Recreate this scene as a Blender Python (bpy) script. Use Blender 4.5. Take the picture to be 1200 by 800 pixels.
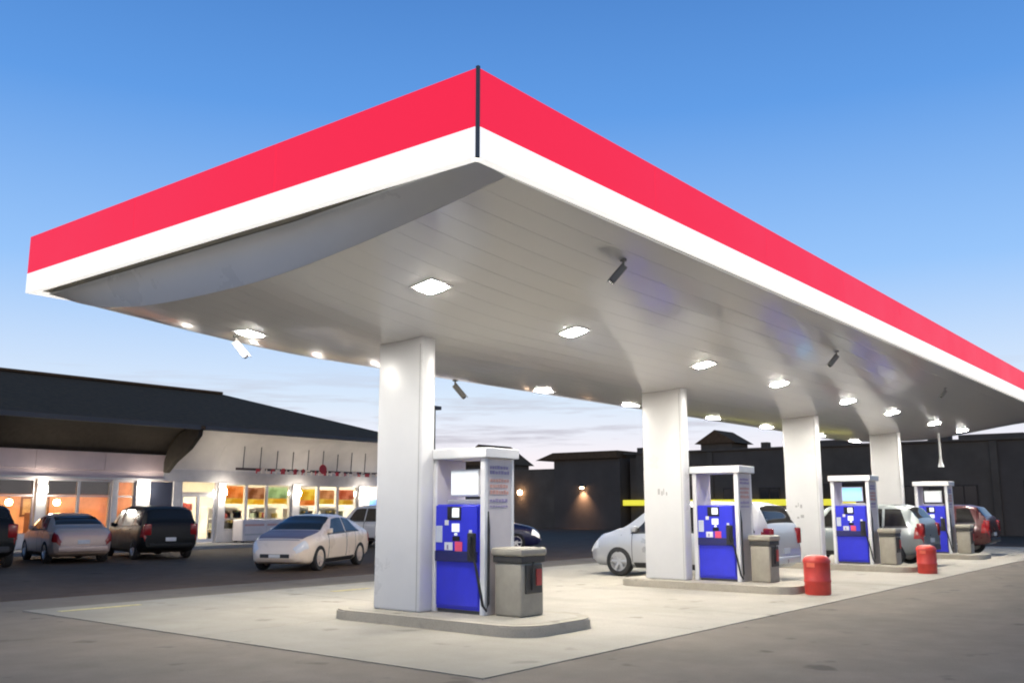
import bpy, bmesh, math, random
from mathutils import Vector, Matrix
random.seed(7)
R = math.radians
PI = math.pi
scene = bpy.context.scene
for o in list(bpy.data.objects):
    bpy.data.objects.remove(o)
COL = scene.collection

# ------------------------------------------------------------------ camera
cam_d = bpy.data.cameras.new('camera')
cam = bpy.data.objects.new('camera', cam_d)
COL.objects.link(cam)
cam_d.sensor_width = 36.0
cam_d.lens = 36.0 * 1094 / 1200
cam_d.clip_end = 3000
cam.location = (0, 0, 1.6)
cam.rotation_euler = (R(90 + 10.056), 0, R(38.475 - 90))
scene.camera = cam

# ------------------------------------------------------------------ sky
world = bpy.data.worlds.new('World')
scene.world = world
world.use_nodes = True
wn, wl = world.node_tree.nodes, world.node_tree.links
wn.clear()
w_out = wn.new('ShaderNodeOutputWorld')
w_bg = wn.new('ShaderNodeBackground')
SUN_EL, SUN_AZ = 4.0, 205.0          # azimuth measured from +X, counter-clockwise
sky = wn.new('ShaderNodeTexSky')
sky.sky_type = 'NISHITA'
sky.sun_disc = False
sky.sun_elevation = R(SUN_EL)
sky.sun_rotation = R(90 - SUN_AZ)
sky.altitude = 0
sky.air_density = 1.0
sky.dust_density = 0.3
sky.ozone_density = 1.5
SKY_STRENGTH = 0.15
w_bg.inputs['Strength'].default_value = SKY_STRENGTH
tc = wn.new('ShaderNodeTexCoord')
sep = wn.new('ShaderNodeSeparateXYZ')
wl.new(tc.outputs['Generated'], sep.inputs[0])
# pale dusk haze towards the horizon, the same all round
ramp = wn.new('ShaderNodeValToRGB')
wl.new(sep.outputs['Z'], ramp.inputs[0])
cr = ramp.color_ramp
stops = [(0.0, (7.0, 6.15, 6.2)), (0.05, (6.7, 6.25, 6.8)), (0.11, (5.0, 5.8, 7.0)), (0.24, (2.2, 3.95, 6.9)),
         (0.40, (0.80, 2.35, 5.7)), (0.55, (0.42, 1.45, 4.1)), (0.75, (0.42, 1.0, 2.2)), (1.0, (0.42, 0.75, 1.35))]
while len(cr.elements) < len(stops):
    cr.elements.new(0.5)
for e, (p, c) in zip(cr.elements, stops):
    e.position = p
    e.color = (c[0] / 7, c[1] / 7, c[2] / 7, 1)
sc6 = wn.new('ShaderNodeVectorMath'); sc6.operation = 'SCALE'; sc6.inputs['Scale'].default_value = 7.0
wl.new(ramp.outputs['Color'], sc6.inputs[0])
mixs = wn.new('ShaderNodeMix'); mixs.data_type = 'RGBA'; mixs.inputs['Factor'].default_value = 0.9
wl.new(sky.outputs['Color'], mixs.inputs[6])
wl.new(sc6.outputs[0], mixs.inputs[7])
# thin lilac cloud streaks low over the horizon
mp = wn.new('ShaderNodeMapping'); mp.inputs['Scale'].default_value = (2.2, 2.2, 30)
wl.new(tc.outputs['Generated'], mp.inputs[0])
cn = wn.new('ShaderNodeTexNoise'); cn.inputs['Scale'].default_value = 2.6; cn.inputs['Detail'].default_value = 7
cn.inputs['Roughness'].default_value = 0.6
wl.new(mp.outputs[0], cn.inputs['Vector'])
cr2 = wn.new('ShaderNodeValToRGB'); cr2.color_ramp.elements[0].position = 0.50; cr2.color_ramp.elements[1].position = 0.63
wl.new(cn.outputs['Fac'], cr2.inputs[0])
band = wn.new('ShaderNodeValToRGB')
wl.new(sep.outputs['Z'], band.inputs[0])
for e, (p, v) in zip([band.color_ramp.elements[0], band.color_ramp.elements[1]] + [band.color_ramp.elements.new(.5) for _ in range(2)],
                     [(0.03, 0), (0.16, 0), (0.075, 1), (0.11, .6)]):
    pass
bes = band.color_ramp.elements
for i, (p, v) in enumerate([(0.045, 0), (0.07, 1), (0.10, .8), (0.15, 0)]):
    bes[i].position = p
    bes[i].color = (v, v, v, 1)
mm = wn.new('ShaderNodeMath'); mm.operation = 'MULTIPLY'
wl.new(cr2.outputs['Color'], mm.inputs[0]); wl.new(band.outputs['Color'], mm.inputs[1])
mm2 = wn.new('ShaderNodeMath'); mm2.operation = 'MULTIPLY'; mm2.inputs[1].default_value = 0.75
wl.new(mm.outputs[0], mm2.inputs[0])
mixc = wn.new('ShaderNodeMix'); mixc.data_type = 'RGBA'
wl.new(mm2.outputs[0], mixc.inputs['Factor'])
wl.new(mixs.outputs[2], mixc.inputs[6])
mixc.inputs[7].default_value = (3.6, 3.5, 4.0, 1)
wl.new(mixc.outputs[2], w_bg.inputs['Color'])
wl.new(w_bg.outputs[0], w_out.inputs['Surface'])

# ------------------------------------------------------------------ sun (set: only a trace of it left)
sun_d = bpy.data.lights.new('sun', 'SUN')
sun = bpy.data.objects.new('sun', sun_d)
COL.objects.link(sun)
sun_d.energy = 0.12
sun_d.angle = R(12)
sun_d.color = (1.0, 0.80, 0.66)
sd = Vector((math.cos(R(SUN_AZ)) * math.cos(R(SUN_EL)), math.sin(R(SUN_AZ)) * math.cos(R(SUN_EL)), math.sin(R(SUN_EL))))
sun.rotation_euler = sd.to_track_quat('Z', 'Y').to_euler()

vs = scene.view_settings
vs.view_transform = 'Standard'
vs.look = 'None'
vs.exposure = 0.0
vs.gamma = 1.0
vs.use_curve_mapping = False
scene.render.engine = 'CYCLES'
scene.cycles.use_denoising = True
scene.cycles.max_bounces = 7
scene.cycles.diffuse_bounces = 4
scene.cycles.glossy_bounces = 4
scene.cycles.transparent_max_bounces = 12
scene.cycles.sample_clamp_indirect = 6.0
scene.cycles.caustics_reflective = False
scene.cycles.caustics_refractive = False
scene.cycles.filter_width = 2.0

# ------------------------------------------------------------------ materials
MATS = {}


def mat(name, col, rough=0.5, metal=0.0, var=0.10, scale=3.0, bump=0.0, bscale=60.0, coat=0.0, emit=None, es=0.0, spec=0.5, detail=5, rvar=0.06):
    if name in MATS:
        return MATS[name]
    m = bpy.data.materials.new(name)
    m.use_nodes = True
    n, l = m.node_tree.nodes, m.node_tree.links
    b = n['Principled BSDF']
    b.inputs['Roughness'].default_value = rough
    b.inputs['Metallic'].default_value = metal
    b.inputs['Specular IOR Level'].default_value = spec
    if coat:
        b.inputs['Coat Weight'].default_value = coat
        b.inputs['Coat Roughness'].default_value = 0.06
    t = n.new('ShaderNodeTexCoord')
    if var:
        nz = n.new('ShaderNodeTexNoise')
        nz.inputs['Scale'].default_value = scale
        nz.inputs['Detail'].default_value = detail
        nz.inputs['Roughness'].default_value = 0.6
        l.new(t.outputs['Object'], nz.inputs['Vector'])
        mr = n.new('ShaderNodeMapRange')
        mr.inputs[1].default_value = 0.3
        mr.inputs[2].default_value = 0.7
        mr.inputs[3].default_value = 1 - var
        mr.inputs[4].default_value = 1 + var
        l.new(nz.outputs['Fac'], mr.inputs[0])
        hv = n.new('ShaderNodeHueSaturation')
        hv.inputs['Color'].default_value = (*col, 1)
        l.new(mr.outputs[0], hv.inputs['Value'])
        l.new(hv.outputs['Color'], b.inputs['Base Color'])
        mr2 = n.new('ShaderNodeMapRange')
        mr2.inputs[1].default_value = 0.3
        mr2.inputs[2].default_value = 0.7
        mr2.inputs[3].default_value = max(0.02, rough - rvar)
        mr2.inputs[4].default_value = min(1, rough + rvar)
        l.new(nz.outputs['Fac'], mr2.inputs[0])
        l.new(mr2.outputs[0], b.inputs['Roughness'])
    else:
        b.inputs['Base Color'].default_value = (*col, 1)
    if bump:
        n2 = n.new('ShaderNodeTexNoise')
        n2.inputs['Scale'].default_value = bscale
        n2.inputs['Detail'].default_value = 4
        l.new(t.outputs['Object'], n2.inputs['Vector'])
        bp = n.new('ShaderNodeBump')
        bp.inputs['Strength'].default_value = bump
        bp.inputs['Distance'].default_value = 0.02
        l.new(n2.outputs['Fac'], bp.inputs['Height'])
        l.new(bp.outputs[0], b.inputs['Normal'])
    if emit:
        b.inputs['Emission Color'].default_value = (*emit, 1)
        b.inputs['Emission Strength'].default_value = es
    MATS[name] = m
    return m


def ground_mat(name, col, stain, rough, stain_scale, spec=0.15, tyre=False):
    m = bpy.data.materials.new(name)
    m.use_nodes = True
    n, l = m.node_tree.nodes, m.node_tree.links
    b = n['Principled BSDF']
    b.inputs['Specular IOR Level'].default_value = spec
    g = n.new('ShaderNodeNewGeometry')

    def noise(sc, det, vec=None, rg=0.6):
        z = n.new('ShaderNodeTexNoise')
        z.inputs['Scale'].default_value = sc
        z.inputs['Detail'].default_value = det
        z.inputs['Roughness'].default_value = rg
        l.new(vec or g.outputs['Position'], z.inputs['Vector'])
        return z.outputs['Fac']

    def mixin(a, bcol, fac):
        x = n.new('ShaderNodeMix')
        x.data_type = 'RGBA'
        if isinstance(a, tuple):
            x.inputs[6].default_value = (*a, 1)
        else:
            l.new(a, x.inputs[6])
        x.inputs[7].default_value = (*bcol, 1)
        l.new(fac, x.inputs['Factor'])
        return x.outputs[2]

    def rng(v, a, bb, c, d):
        r = n.new('ShaderNodeMapRange')
        for i, q in enumerate((a, bb, c, d)):
            r.inputs[i + 1].default_value = q
        l.new(v, r.inputs[0])
        return r.outputs[0]
    c = mixin(col, stain, rng(noise(stain_scale, 6), 0.42, 0.72, 0, 0.75))
    c = mixin(c, tuple(min(1, q * 1.25) for q in col), rng(noise(stain_scale * 3.7, 5), 0.5, 0.8, 0, 0.5))
    # small oil spots
    c = mixin(c, tuple(q * 0.45 for q in stain), rng(noise(1.7, 3, rg=.45), 0.645, 0.72, 0, 0.6))
    # aggregate grain
    c = mixin(c, tuple(q * 0.6 for q in col), rng(noise(55, 3), 0.5, 0.75, 0, 0.55))
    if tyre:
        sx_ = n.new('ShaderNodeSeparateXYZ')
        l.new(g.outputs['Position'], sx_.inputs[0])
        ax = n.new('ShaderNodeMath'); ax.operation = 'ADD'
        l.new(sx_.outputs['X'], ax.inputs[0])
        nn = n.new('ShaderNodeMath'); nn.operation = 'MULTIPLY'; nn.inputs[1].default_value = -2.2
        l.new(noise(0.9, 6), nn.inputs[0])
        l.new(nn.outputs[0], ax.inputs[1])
        c = mixin(c, tuple(q * 0.52 for q in col), rng(ax.outputs[0], 5.6, 9.6, 0.8, 0))  # concrete gets darker towards the pad's left end, broken up by noise
        mp_ = n.new('ShaderNodeMapping')
        mp_.inputs['Scale'].default_value = (1.3, 0.05, 1)
        l.new(g.outputs['Position'], mp_.inputs[0])
        c = mixin(c, tuple(q * 0.62 for q in col), rng(noise(1.5, 5, mp_.outputs[0]), 0.5, 0.72, 0, 0.28))
    l.new(c, b.inputs['Base Color'])
    l.new(rng(noise(2.0, 4), 0.3, 0.7, rough - 0.1, rough + 0.1), b.inputs['Roughness'])
    bp = n.new('ShaderNodeBump')
    bp.inputs['Strength'].default_value = 0.35
    bp.inputs['Distance'].default_value = 0.008
    l.new(noise(70, 4), bp.inputs['Height'])
    l.new(bp.outputs[0], b.inputs['Normal'])
    MATS[name] = m
    return m


def glass_mat(name, tint, refl=0.12):
    m = bpy.data.materials.new(name)
    m.use_nodes = True
    n, l = m.node_tree.nodes, m.node_tree.links
    n.remove(n['Principled BSDF'])
    tr = n.new('ShaderNodeBsdfTransparent')
    tr.inputs[0].default_value = (*tint, 1)
    gl = n.new('ShaderNodeBsdfGlossy')
    gl.inputs['Roughness'].default_value = 0.03
    fr = n.new('ShaderNodeFresnel')
    fr.inputs[0].default_value = 1.45
    mx = n.new('ShaderNodeMixShader')
    ad = n.new('ShaderNodeMath')
    ad.operation = 'ADD'
    ad.inputs[1].default_value = refl - 0.04
    l.new(fr.outputs[0], ad.inputs[0])
    l.new(ad.outputs[0], mx.inputs[0])
    l.new(tr.outputs[0], mx.inputs[1])
    l.new(gl.outputs[0], mx.inputs[2])
    l.new(mx.outputs[0], n['Material Output'].inputs['Surface'])
    MATS[name] = m
    return m


ASPHALT = ground_mat('asphalt', (0.225, 0.19, 0.15), (0.155, 0.132, 0.105), 0.82, 0.25)
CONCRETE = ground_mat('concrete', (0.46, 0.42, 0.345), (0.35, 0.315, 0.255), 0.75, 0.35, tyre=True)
CURB = ground_mat('curb_concrete', (0.45, 0.405, 0.325), (0.32, 0.285, 0.225), 0.8, 0.9)
WALKM = ground_mat('walk_concrete', (0.36, 0.34, 0.30), (0.27, 0.25, 0.22), 0.8, 0.5)
YPAINT = mat('yellow_paint', (0.58, 0.49, 0.22), 0.7, var=0.3, scale=9)
RED_FASCIA = mat('red_fascia', (0.72, 0.012, 0.035), 0.4, var=0.05, scale=0.5, emit=(1.0, 0.027, 0.078), es=0.80, spec=0.1)
WHITE_FASCIA = mat('white_fascia', (0.82, 0.81, 0.79), 0.35, var=0.03, scale=0.6, emit=(1.0, 0.97, 0.92), es=0.85)
CTRIM = mat('corner_trim_grey', (0.13, 0.125, 0.115), 0.5)
LINER = mat('canopy_liner', (0.40, 0.37, 0.31), 0.7)
TRIM = mat('dark_trim', (0.06, 0.058, 0.055), 0.5)
ROOFDECK = mat('roof_deck', (0.25, 0.25, 0.25), 0.8)
SOFFIT = mat('soffit_paint', (0.92, 0.905, 0.87), 0.19, metal=0.06, var=0.0, spec=1.0, coat=0.35)
ENDP = mat('end_panel_paint', (0.76, 0.77, 0.78), 0.30, var=0.03, scale=0.8)
COLPAINT = mat('column_paint', (0.72, 0.71, 0.69), 0.32, var=0.035, scale=1.4)
WHITE = mat('white_paint', (0.80, 0.79, 0.77), 0.4, var=0.05)
GREYP = mat('grey_paint', (0.42, 0.41, 0.39), 0.5)
DGREY = mat('dark_grey', (0.075, 0.072, 0.07), 0.5)
BLACK = mat('black_rubber', (0.018, 0.018, 0.018), 0.55, bump=0.1)
LENS = mat('lamp_lens', (0.9, 0.9, 0.88), 0.4, var=0, emit=(1.0, 0.955, 0.875), es=500)
BLUE = mat('blue_enamel', (0.028, 0.035, 0.62), 0.35, var=0.05, scale=5, coat=0.2)
BLUE2 = mat('blue_enamel_pale', (0.06, 0.10, 0.74), 0.35, var=0.05, scale=5, coat=0.2)
SCREENW = mat('pump_screen_white', (0.75, 0.76, 0.75), 0.2, var=0, emit=(0.95, 1.0, 0.97), es=0.5)
SCREENB = mat('pump_screen_blue', (0.3, 0.6, 0.85), 0.2, var=0, emit=(0.22, 0.55, 0.95), es=0.9)
LCD = mat('lcd_window', (0.78, 0.80, 0.80), 0.25, var=0.02, emit=(0.9, 0.97, 1.0), es=0.55)
DARKGL = mat('dark_panel', (0.02, 0.02, 0.025), 0.12, var=0)
PINK = mat('red_button', (0.75, 0.08, 0.16), 0.4)
REDB = mat('red_plastic', (0.55, 0.05, 0.035), 0.38, var=0.12, scale=6)
REDL = mat('red_plastic_light', (0.75, 0.14, 0.08), 0.4)
BIN = mat('bin_beige', (0.36, 0.325, 0.255), 0.6, var=0.1, scale=6, bump=0.08)
BINDK = mat('bin_dark', (0.05, 0.046, 0.04), 0.5)
STEEL = mat('steel', (0.55, 0.54, 0.52), 0.35, metal=0.8)
SIGNTXT = mat('sign_ink_violet', (0.30, 0.26, 0.42), 0.6)
SIGNRED = mat('sign_ink_red', (0.56, 0.32, 0.27), 0.6)
NOTICERED = mat('notice_red', (0.45, 0.06, 0.05), 0.6)
PALEPANEL = mat('pale_panel', (0.62, 0.57, 0.56), 0.45, var=0.06)


# ------------------------------------------------------------------ mesh helper
class MB:
    def __init__(self):
        self.bm = bmesh.new()

    def _add(self, t):
        me = bpy.data.meshes.new('tmp')
        t.to_mesh(me)
        t.free()
        self.bm.from_mesh(me)
        bpy.data.meshes.remove(me)
        return self

    def box(self, x0, x1, y0, y1, z0, z1, bev=0.0, seg=2, M=None):
        t = bmesh.new()
        bmesh.ops.create_cube(t, size=1)
        S = Matrix.Translation(((x0 + x1) / 2, (y0 + y1) / 2, (z0 + z1) / 2)) @ Matrix.Diagonal((abs(x1 - x0), abs(y1 - y0), abs(z1 - z0), 1))
        bmesh.ops.transform(t, matrix=S, verts=t.verts)
        if bev:
            bmesh.ops.bevel(t, geom=t.edges[:], offset=bev, segments=seg, affect='EDGES', profile=0.5)
        if M is not None:
            bmesh.ops.transform(t, matrix=M, verts=t.verts)
        return self._add(t)

    def cyl(self, p0, p1, r0, r1=None, n=16, bev=0.0):
        r1 = r0 if r1 is None else r1
        p0, p1 = Vector(p0), Vector(p1)
        d = p1 - p0
        t = bmesh.new()
        bmesh.ops.create_cone(t, cap_ends=True, cap_tris=False, segments=n, radius1=r0, radius2=r1, depth=d.length)
        if bev:
            es = [e for e in t.edges if abs(e.verts[0].co.z - e.verts[1].co.z) < 1e-6]
            bmesh.ops.bevel(t, geom=es, offset=bev, segments=2, affect='EDGES', profile=0.5)
        q = d.to_track_quat('Z', 'Y').to_matrix().to_4x4()
        bmesh.ops.transform(t, matrix=Matrix.Translation((p0 + p1) / 2) @ q, verts=t.verts)
        return self._add(t)

    def tube(self, pts, r, n=8):
        pts = [Vector(p) for p in pts]
        bm = self.bm
        rings = []
        for i, p in enumerate(pts):
            a = pts[max(0, i - 1)]
            b = pts[min(len(pts) - 1, i + 1)]
            d = (b - a).normalized()
            up = Vector((0, 0, 1)) if abs(d.z) < 0.9 else Vector((1, 0, 0))
            s = d.cross(up).normalized()
            u = s.cross(d)
            rings.append([bm.verts.new(p + (s * math.cos(2 * PI * k / n) + u * math.sin(2 * PI * k / n)) * r) for k in range(n)])
        for a, b in zip(rings, rings[1:]):
            for k in range(n):
                bm.faces.new((a[k], a[(k + 1) % n], b[(k + 1) % n], b[k]))
        bm.faces.new(rings[0][::-1])
        bm.faces.new(rings[-1])
        return self

    def prism(self, poly, axis, a0, a1):
        """poly: list of 2-D points; axis 'x','y','z' is the extrusion axis"""
        bm = self.bm

        def P(p, a):
            return {'x': (a, p[0], p[1]), 'y': (p[0], a, p[1]), 'z': (p[0], p[1], a)}[axis]
        v0 = [bm.verts.new(P(p, a0)) for p in poly]
        v1 = [bm.verts.new(P(p, a1)) for p in poly]
        n = len(poly)
        for i in range(n):
            bm.faces.new((v0[i], v0[(i + 1) % n], v1[(i + 1) % n], v1[i]))
        bm.faces.new(v0[::-1])
        bm.faces.new(v1)
        return self

    def lathe(self, prof, n=24, M=None):
        """prof: (r, z) pairs around the z axis"""
        t = bmesh.new()
        rings = []
        for r, z in prof:
            if r < 1e-5:
                rings.append([t.verts.new((0, 0, z))])
            else:
                rings.append([t.verts.new((r * math.cos(2 * PI * k / n), r * math.sin(2 * PI * k / n), z)) for k in range(n)])
        for a, b in zip(rings, rings[1:]):
            for k in range(n):
                k2 = (k + 1) % n
                if len(a) == 1 and len(b) == 1:
                    continue
                if len(a) == 1:
                    t.faces.new((a[0], b[k2], b[k]))
                elif len(b) == 1:
                    t.faces.new((a[k], a[k2], b[0]))
                else:
                    t.faces.new((a[k], a[k2], b[k2], b[k]))
        if M is not None:
            bmesh.ops.transform(t, matrix=M, verts=t.verts)
        return self._add(t)

    def grid(self, rows):
        bm = self.bm
        V = [[bm.verts.new(p) for p in r] for r in rows]
        for a, b in zip(V, V[1:]):
            for i in range(len(a) - 1):
                bm.faces.new((a[i], a[i + 1], b[i + 1], b[i]))
        return self

    def shell(self, rows, off):
        """closed thin plate: a grid and the same grid moved by off (a vector)"""
        bm = self.bm
        off = Vector(off)
        A = [[bm.verts.new(p) for p in r] for r in rows]
        B = [[bm.verts.new(Vector(p) + off) for p in r] for r in rows]
        nr, nc = len(A), len(A[0])
        for i in range(nr - 1):
            for j in range(nc - 1):
                bm.faces.new((A[i][j], A[i][j + 1], A[i + 1][j + 1], A[i + 1][j]))
                bm.faces.new((B[i][j], B[i + 1][j], B[i + 1][j + 1], B[i][j + 1]))
        for i in range(nr - 1):
            bm.faces.new((A[i][0], A[i + 1][0], B[i + 1][0], B[i][0]))
            bm.faces.new((A[i + 1][-1], A[i][-1], B[i][-1], B[i + 1][-1]))
        for j in range(nc - 1):
            bm.faces.new((A[0][j + 1], A[0][j], B[0][j], B[0][j + 1]))
            bm.faces.new((A[-1][j], A[-1][j + 1], B[-1][j + 1], B[-1][j]))
        return self

    def build(self, name, material, parent=None, smooth=False, angle=40, kind=None):
        bmesh.ops.recalc_face_normals(self.bm, faces=self.bm.faces)
        me = bpy.data.meshes.new(name)
        if smooth:
            for f in self.bm.faces:
                f.smooth = True
            for e in self.bm.edges:
                if len(e.link_faces) == 2 and e.calc_face_angle(0) > R(angle):
                    e.smooth = False
        self.bm.to_mesh(me)
        self.bm.free()
        me.materials.append(material)
        o = bpy.data.objects.new(name, me)
        COL.objects.link(o)
        if parent is not None:
            o.parent = parent
        if kind:
            o['kind'] = kind
        return o


def tag(o, label, cat=None, group=None, kind=None):
    if label:
        o['label'] = label
    if cat:
        o['category'] = cat
    if group:
        o['group'] = group
    if kind:
        o['kind'] = kind
    return o


def thing(name, label, cat, loc=(0, 0, 0), rz=0.0, group=None):
    o = bpy.data.objects.new(name, None)
    o.empty_display_size = 0.2
    COL.objects.link(o)
    o.location = loc
    o.rotation_euler = (0, 0, rz)
    return tag(o, label, cat, group)


def copy_tree(o, parent=None):
    c = o.copy()
    COL.objects.link(c)
    c.parent = parent
    for ch in o.children:
        copy_tree(ch, c)
    return c


def structure(o, label=None, cat=None):
    o['kind'] = 'structure'
    if label:
        o['label'] = label
    if cat:
        o['category'] = cat
    return o


# ================================================================== GROUND
g = MB().box(-700, 900, -700, 900, -0.5, 0.0)
structure(g.build('asphalt_ground', ASPHALT), 'worn dark grey asphalt lot around the concrete pad', 'ground')

LOT = ground_mat('lot_asphalt', (0.12, 0.082, 0.055), (0.085, 0.06, 0.042), 0.85, 0.3)  # darker asphalt colour for the ground behind and beyond the pad
structure(MB().box(-60, 160, 17.2, 120, -0.3, 0.004).build('parking_lot', LOT), 'darker asphalt of the parking lot before the store', 'parking lot')
structure(MB().box(43.6, 160, -60, 17.19, -0.3, 0.004).build('back_road', LOT), 'dark asphalt road beyond the far end of the pad', 'road')
PX0, PX1, PY0, PY1 = 7.05, 43.0, 5.95, 15.4
pad = structure(MB().box(PX0 + .01, PX1 - .01, PY0 + .01, PY1 - .01, -0.02, 0.004).build('concrete_pad', CURB),
                'pale concrete pad under the petrol station canopy', 'pad')
nx, ny = 8, 2
sx, sy = (PX1 - PX0) / nx, (PY1 - PY0) / ny
slab = None
for i in range(nx):
    for j in range(ny):
        if slab is None:
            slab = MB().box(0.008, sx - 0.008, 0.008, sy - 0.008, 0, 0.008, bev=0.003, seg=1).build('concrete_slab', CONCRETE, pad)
            s_ = slab
        else:
            s_ = slab.copy()
            COL.objects.link(s_)
        s_.location = (PX0 + i * sx, PY0 + j * sy, 0.004)
ym = None
for k, (x, y, l, lab) in enumerate([(7.35, 14.72, 1.35, 'faded yellow line on the pad edge, nearest the parked cars at left'),
                               (12.3, 14.1, 0.95, 'short faded yellow line on the concrete just left of the first column')]):
    o = MB().box(0, l, 0, 0.16, 0, 0.003).build('painted_line', YPAINT)
    o.location = (x, y, 0.0125)
    tag(o, lab, 'road marking', 'yellow lines on the concrete', 'structure')

walk = structure(MB().box(2, 36, 32.2, 34.46, -0.1, 0.14, bev=0.02).build('store_sidewalk', WALKM),
                 'pale concrete walk along the store front', 'pavement')

# ================================================================== CANOPY
CX0, CX1, CY0, CY1 = 6.43, 40.2, 5.53, 14.85
ZB, ZW, ZT = 4.90, 5.21, 5.81


def Pf(y):
    u = (y - 9.9) / (4.85 if y > 9.9 else 4.37)
    return max(0.0, 1 - abs(u) ** (3.2 if u > 0 else 1.5))


def Af(x):
    if x < 7.0:
        return 0.5 * max(0, (x - 6.5)) / 0.5
    if x < 11:
        t = (x - 7) / 4
        return 0.5 + 0.4 * (1 - (1 - t) ** 2)
    if x > 39.5:
        return max(0, 0.45 * (40 - x) / 0.5)
    if x > 35.5:
        t = (39.5 - x) / 4
        return 0.45 + 0.45 * (1 - (1 - t) ** 2)
    return 0.9


def soff(x, y):
    return ZB - Af(x) * Pf(y)


canopy = thing('fuel_canopy', 'long white canopy with red and white fascia standing on four white columns', 'canopy', (CX0, CY0, 0))
ox, oy = CX0, CY0
T = 0.10
W_, D_ = CX1 - CX0, CY1 - CY0


def fascia(nm, z0, z1, m, out):
    # four sides, butted at the corners; red and white each their own part
    nl, ne = 10, 3
    a0, a1 = 0.03, W_ - 0.03
    for k in range(nl):                                                                        # long near side, sheet by sheet
        MB().box(a0 + (a1 - a0) * k / nl + .0012, a0 + (a1 - a0) * (k + 1) / nl - .0012, 0 - out, T, z0, z1, bev=0.002, seg=1).build(nm, m, canopy)
    for k in range(ne):                                                                        # left end
        MB().box(0 - out, T, 0.03 + (D_ - .03) * k / ne + .0012, 0.03 + (D_ - .03) * (k + 1) / ne - .0012, z0, z1, bev=0.002, seg=1).build(nm, m, canopy)
    MB().box(W_ - T, W_ + out, 0.03, D_, z0, z1, bev=0.006).build(nm, m, canopy)
    MB().box(T + .003, W_ - T - .003, D_ - T, D_ + out, z0, z1, bev=0.006).build(nm, m, canopy)


fascia('red_fascia', ZW + 0.002, ZT, RED_FASCIA, 0.0)
fascia('white_fascia', ZB, ZW - 0.002, WHITE_FASCIA, 0.004)
MB().box(-0.006, 0.028, -0.006, 0.028, ZB - 0.01, ZT + 0.02, bev=0.005).build('corner_trim', CTRIM, canopy)
MB().box(W_ - 0.028, W_ + 0.03, -0.03, 0.028, ZB - 0.01, ZT + 0.03, bev=0.008).build('corner_trim', TRIM, canopy)
MB().box(T + .002, W_ - T - .002, T + .002, D_ - T - .002, ZT - 0.18, ZT - 0.12).build('roof_deck', ROOFDECK, canopy)
# dark upper liner above the soffit, seen only through the shadow gaps
MB().box(T + .002, W_ - T - .002, T + .002, D_ - T - .002, ZB + 0.05, ZB + 0.07).build('inner_liner', LINER, canopy)
# soffit planks along the canopy, each a curved thin strip
NPL = 28
xs = [7.0 + (39.5 - 7.0) * k / 60 for k in range(61)]
xs = sorted(set(xs + [7.25, 7.8, 8.6, 9.4]))
ya, yb = CY0 + T, CY1 - T
for j in range(NPL):
    y0 = ya + (yb - ya) * j / NPL + 0.0014
    y1 = ya + (yb - ya) * (j + 1) / NPL - 0.0014
    rows = []
    for x in xs:
        rows.append([(x - ox, y - oy, soff(x, y)) for y in (y0, (y0 + y1) / 2, y1)])
    MB().shell(rows, (0, 0, 0.005)).build('soffit_panel', SOFFIT, canopy, smooth=True, angle=30)
# backing sheet a little above the planks, so the joints read as shallow grooves
rows = []
for x in xs:
    rows.append([(x - ox, y - oy, soff(x, y) + 0.006) for y in [ya + (yb - ya) * k / 40 for k in range(41)]])
MB().shell(rows, (0, 0, 0.012)).build('soffit_backing', SOFFIT, canopy, smooth=True, angle=30)


def end_panel(xin, xout, sgn):
    rows = []
    N = 40
    for i in range(7):
        t = i / 6
        r = []
        for k in range(N + 1):
            y = ya + (yb - ya) * k / N
            gap = 0.22 * min(1, max(0.02, (y - CY0) / 3.2)) if sgn > 0 else 0.1
            xo = xout + sgn * gap
            x = xo + (xin - sgn * 0.006 - xo) * t
            zin = soff(xin, y)
            e = math.sin(t * PI / 2) * 0.3 + t * 0.7
            r.append((x - ox, y - oy, ZB + 0.02 + (zin - ZB - 0.02) * e))
        rows.append(r)
    MB().shell(rows, (0, 0, 0.02)).build('end_panel', ENDP, canopy, smooth=True, angle=30)


end_panel(7.0, CX0 + T, 1)
end_panel(39.5, CX1 - T, -1)

# columns
COLX = [9.73, 17.3, 24.8, 32.2]
COLY = [(9.40, 10.32), (9.27, 10.21), (9.26, 10.20), (9.27, 10.21)]
for k, (cx_, (c0, c1)) in enumerate(zip(COLX, COLY)):
    zt = soff(cx_ + .3, 9.9) + 0.12
    c_ = MB().box(cx_ - ox, cx_ + 0.29 - ox, c0 - oy, c1 - oy, 0.150, zt, bev=0.035, seg=3).build('column', COLPAINT, canopy, smooth=True)
    zc = soff(cx_ + .3, 9.9)
    # panel joint strips on the broad face
    MB().box(cx_ - 0.006 - ox, cx_ - 0.001 - ox, c0 + 0.04 - oy, c0 + 0.05 - oy, 0.16, zc - 0.06).build('joint_strip', GREYP, c_)
# small grey marks on columns two and three (too small to read)
for k, marks in {1: [(0.34, 1.86, .05, .12), (0.42, 1.84, .035, .09), (0.47, 1.86, .02, .12), (0.53, 1.84, .03, .07)],
                 2: [(0.26, 1.60, .06, .05), (0.34, 1.62, .02, .10), (0.40, 1.58, .05, .09), (0.30, 1.30, .06, .05), (0.40, 1.32, .09, .08)]}.items():
    mb = MB()
    for (dy, z, w, h) in marks:
        yy = COLY[k][1] - dy
        mb.box(COLX[k] - 0.004 - ox, COLX[k] - 0.0005 - ox, yy - w - oy, yy - oy, z, z + h)
    mb.build('column_notice', GREYP, canopy)

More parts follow.
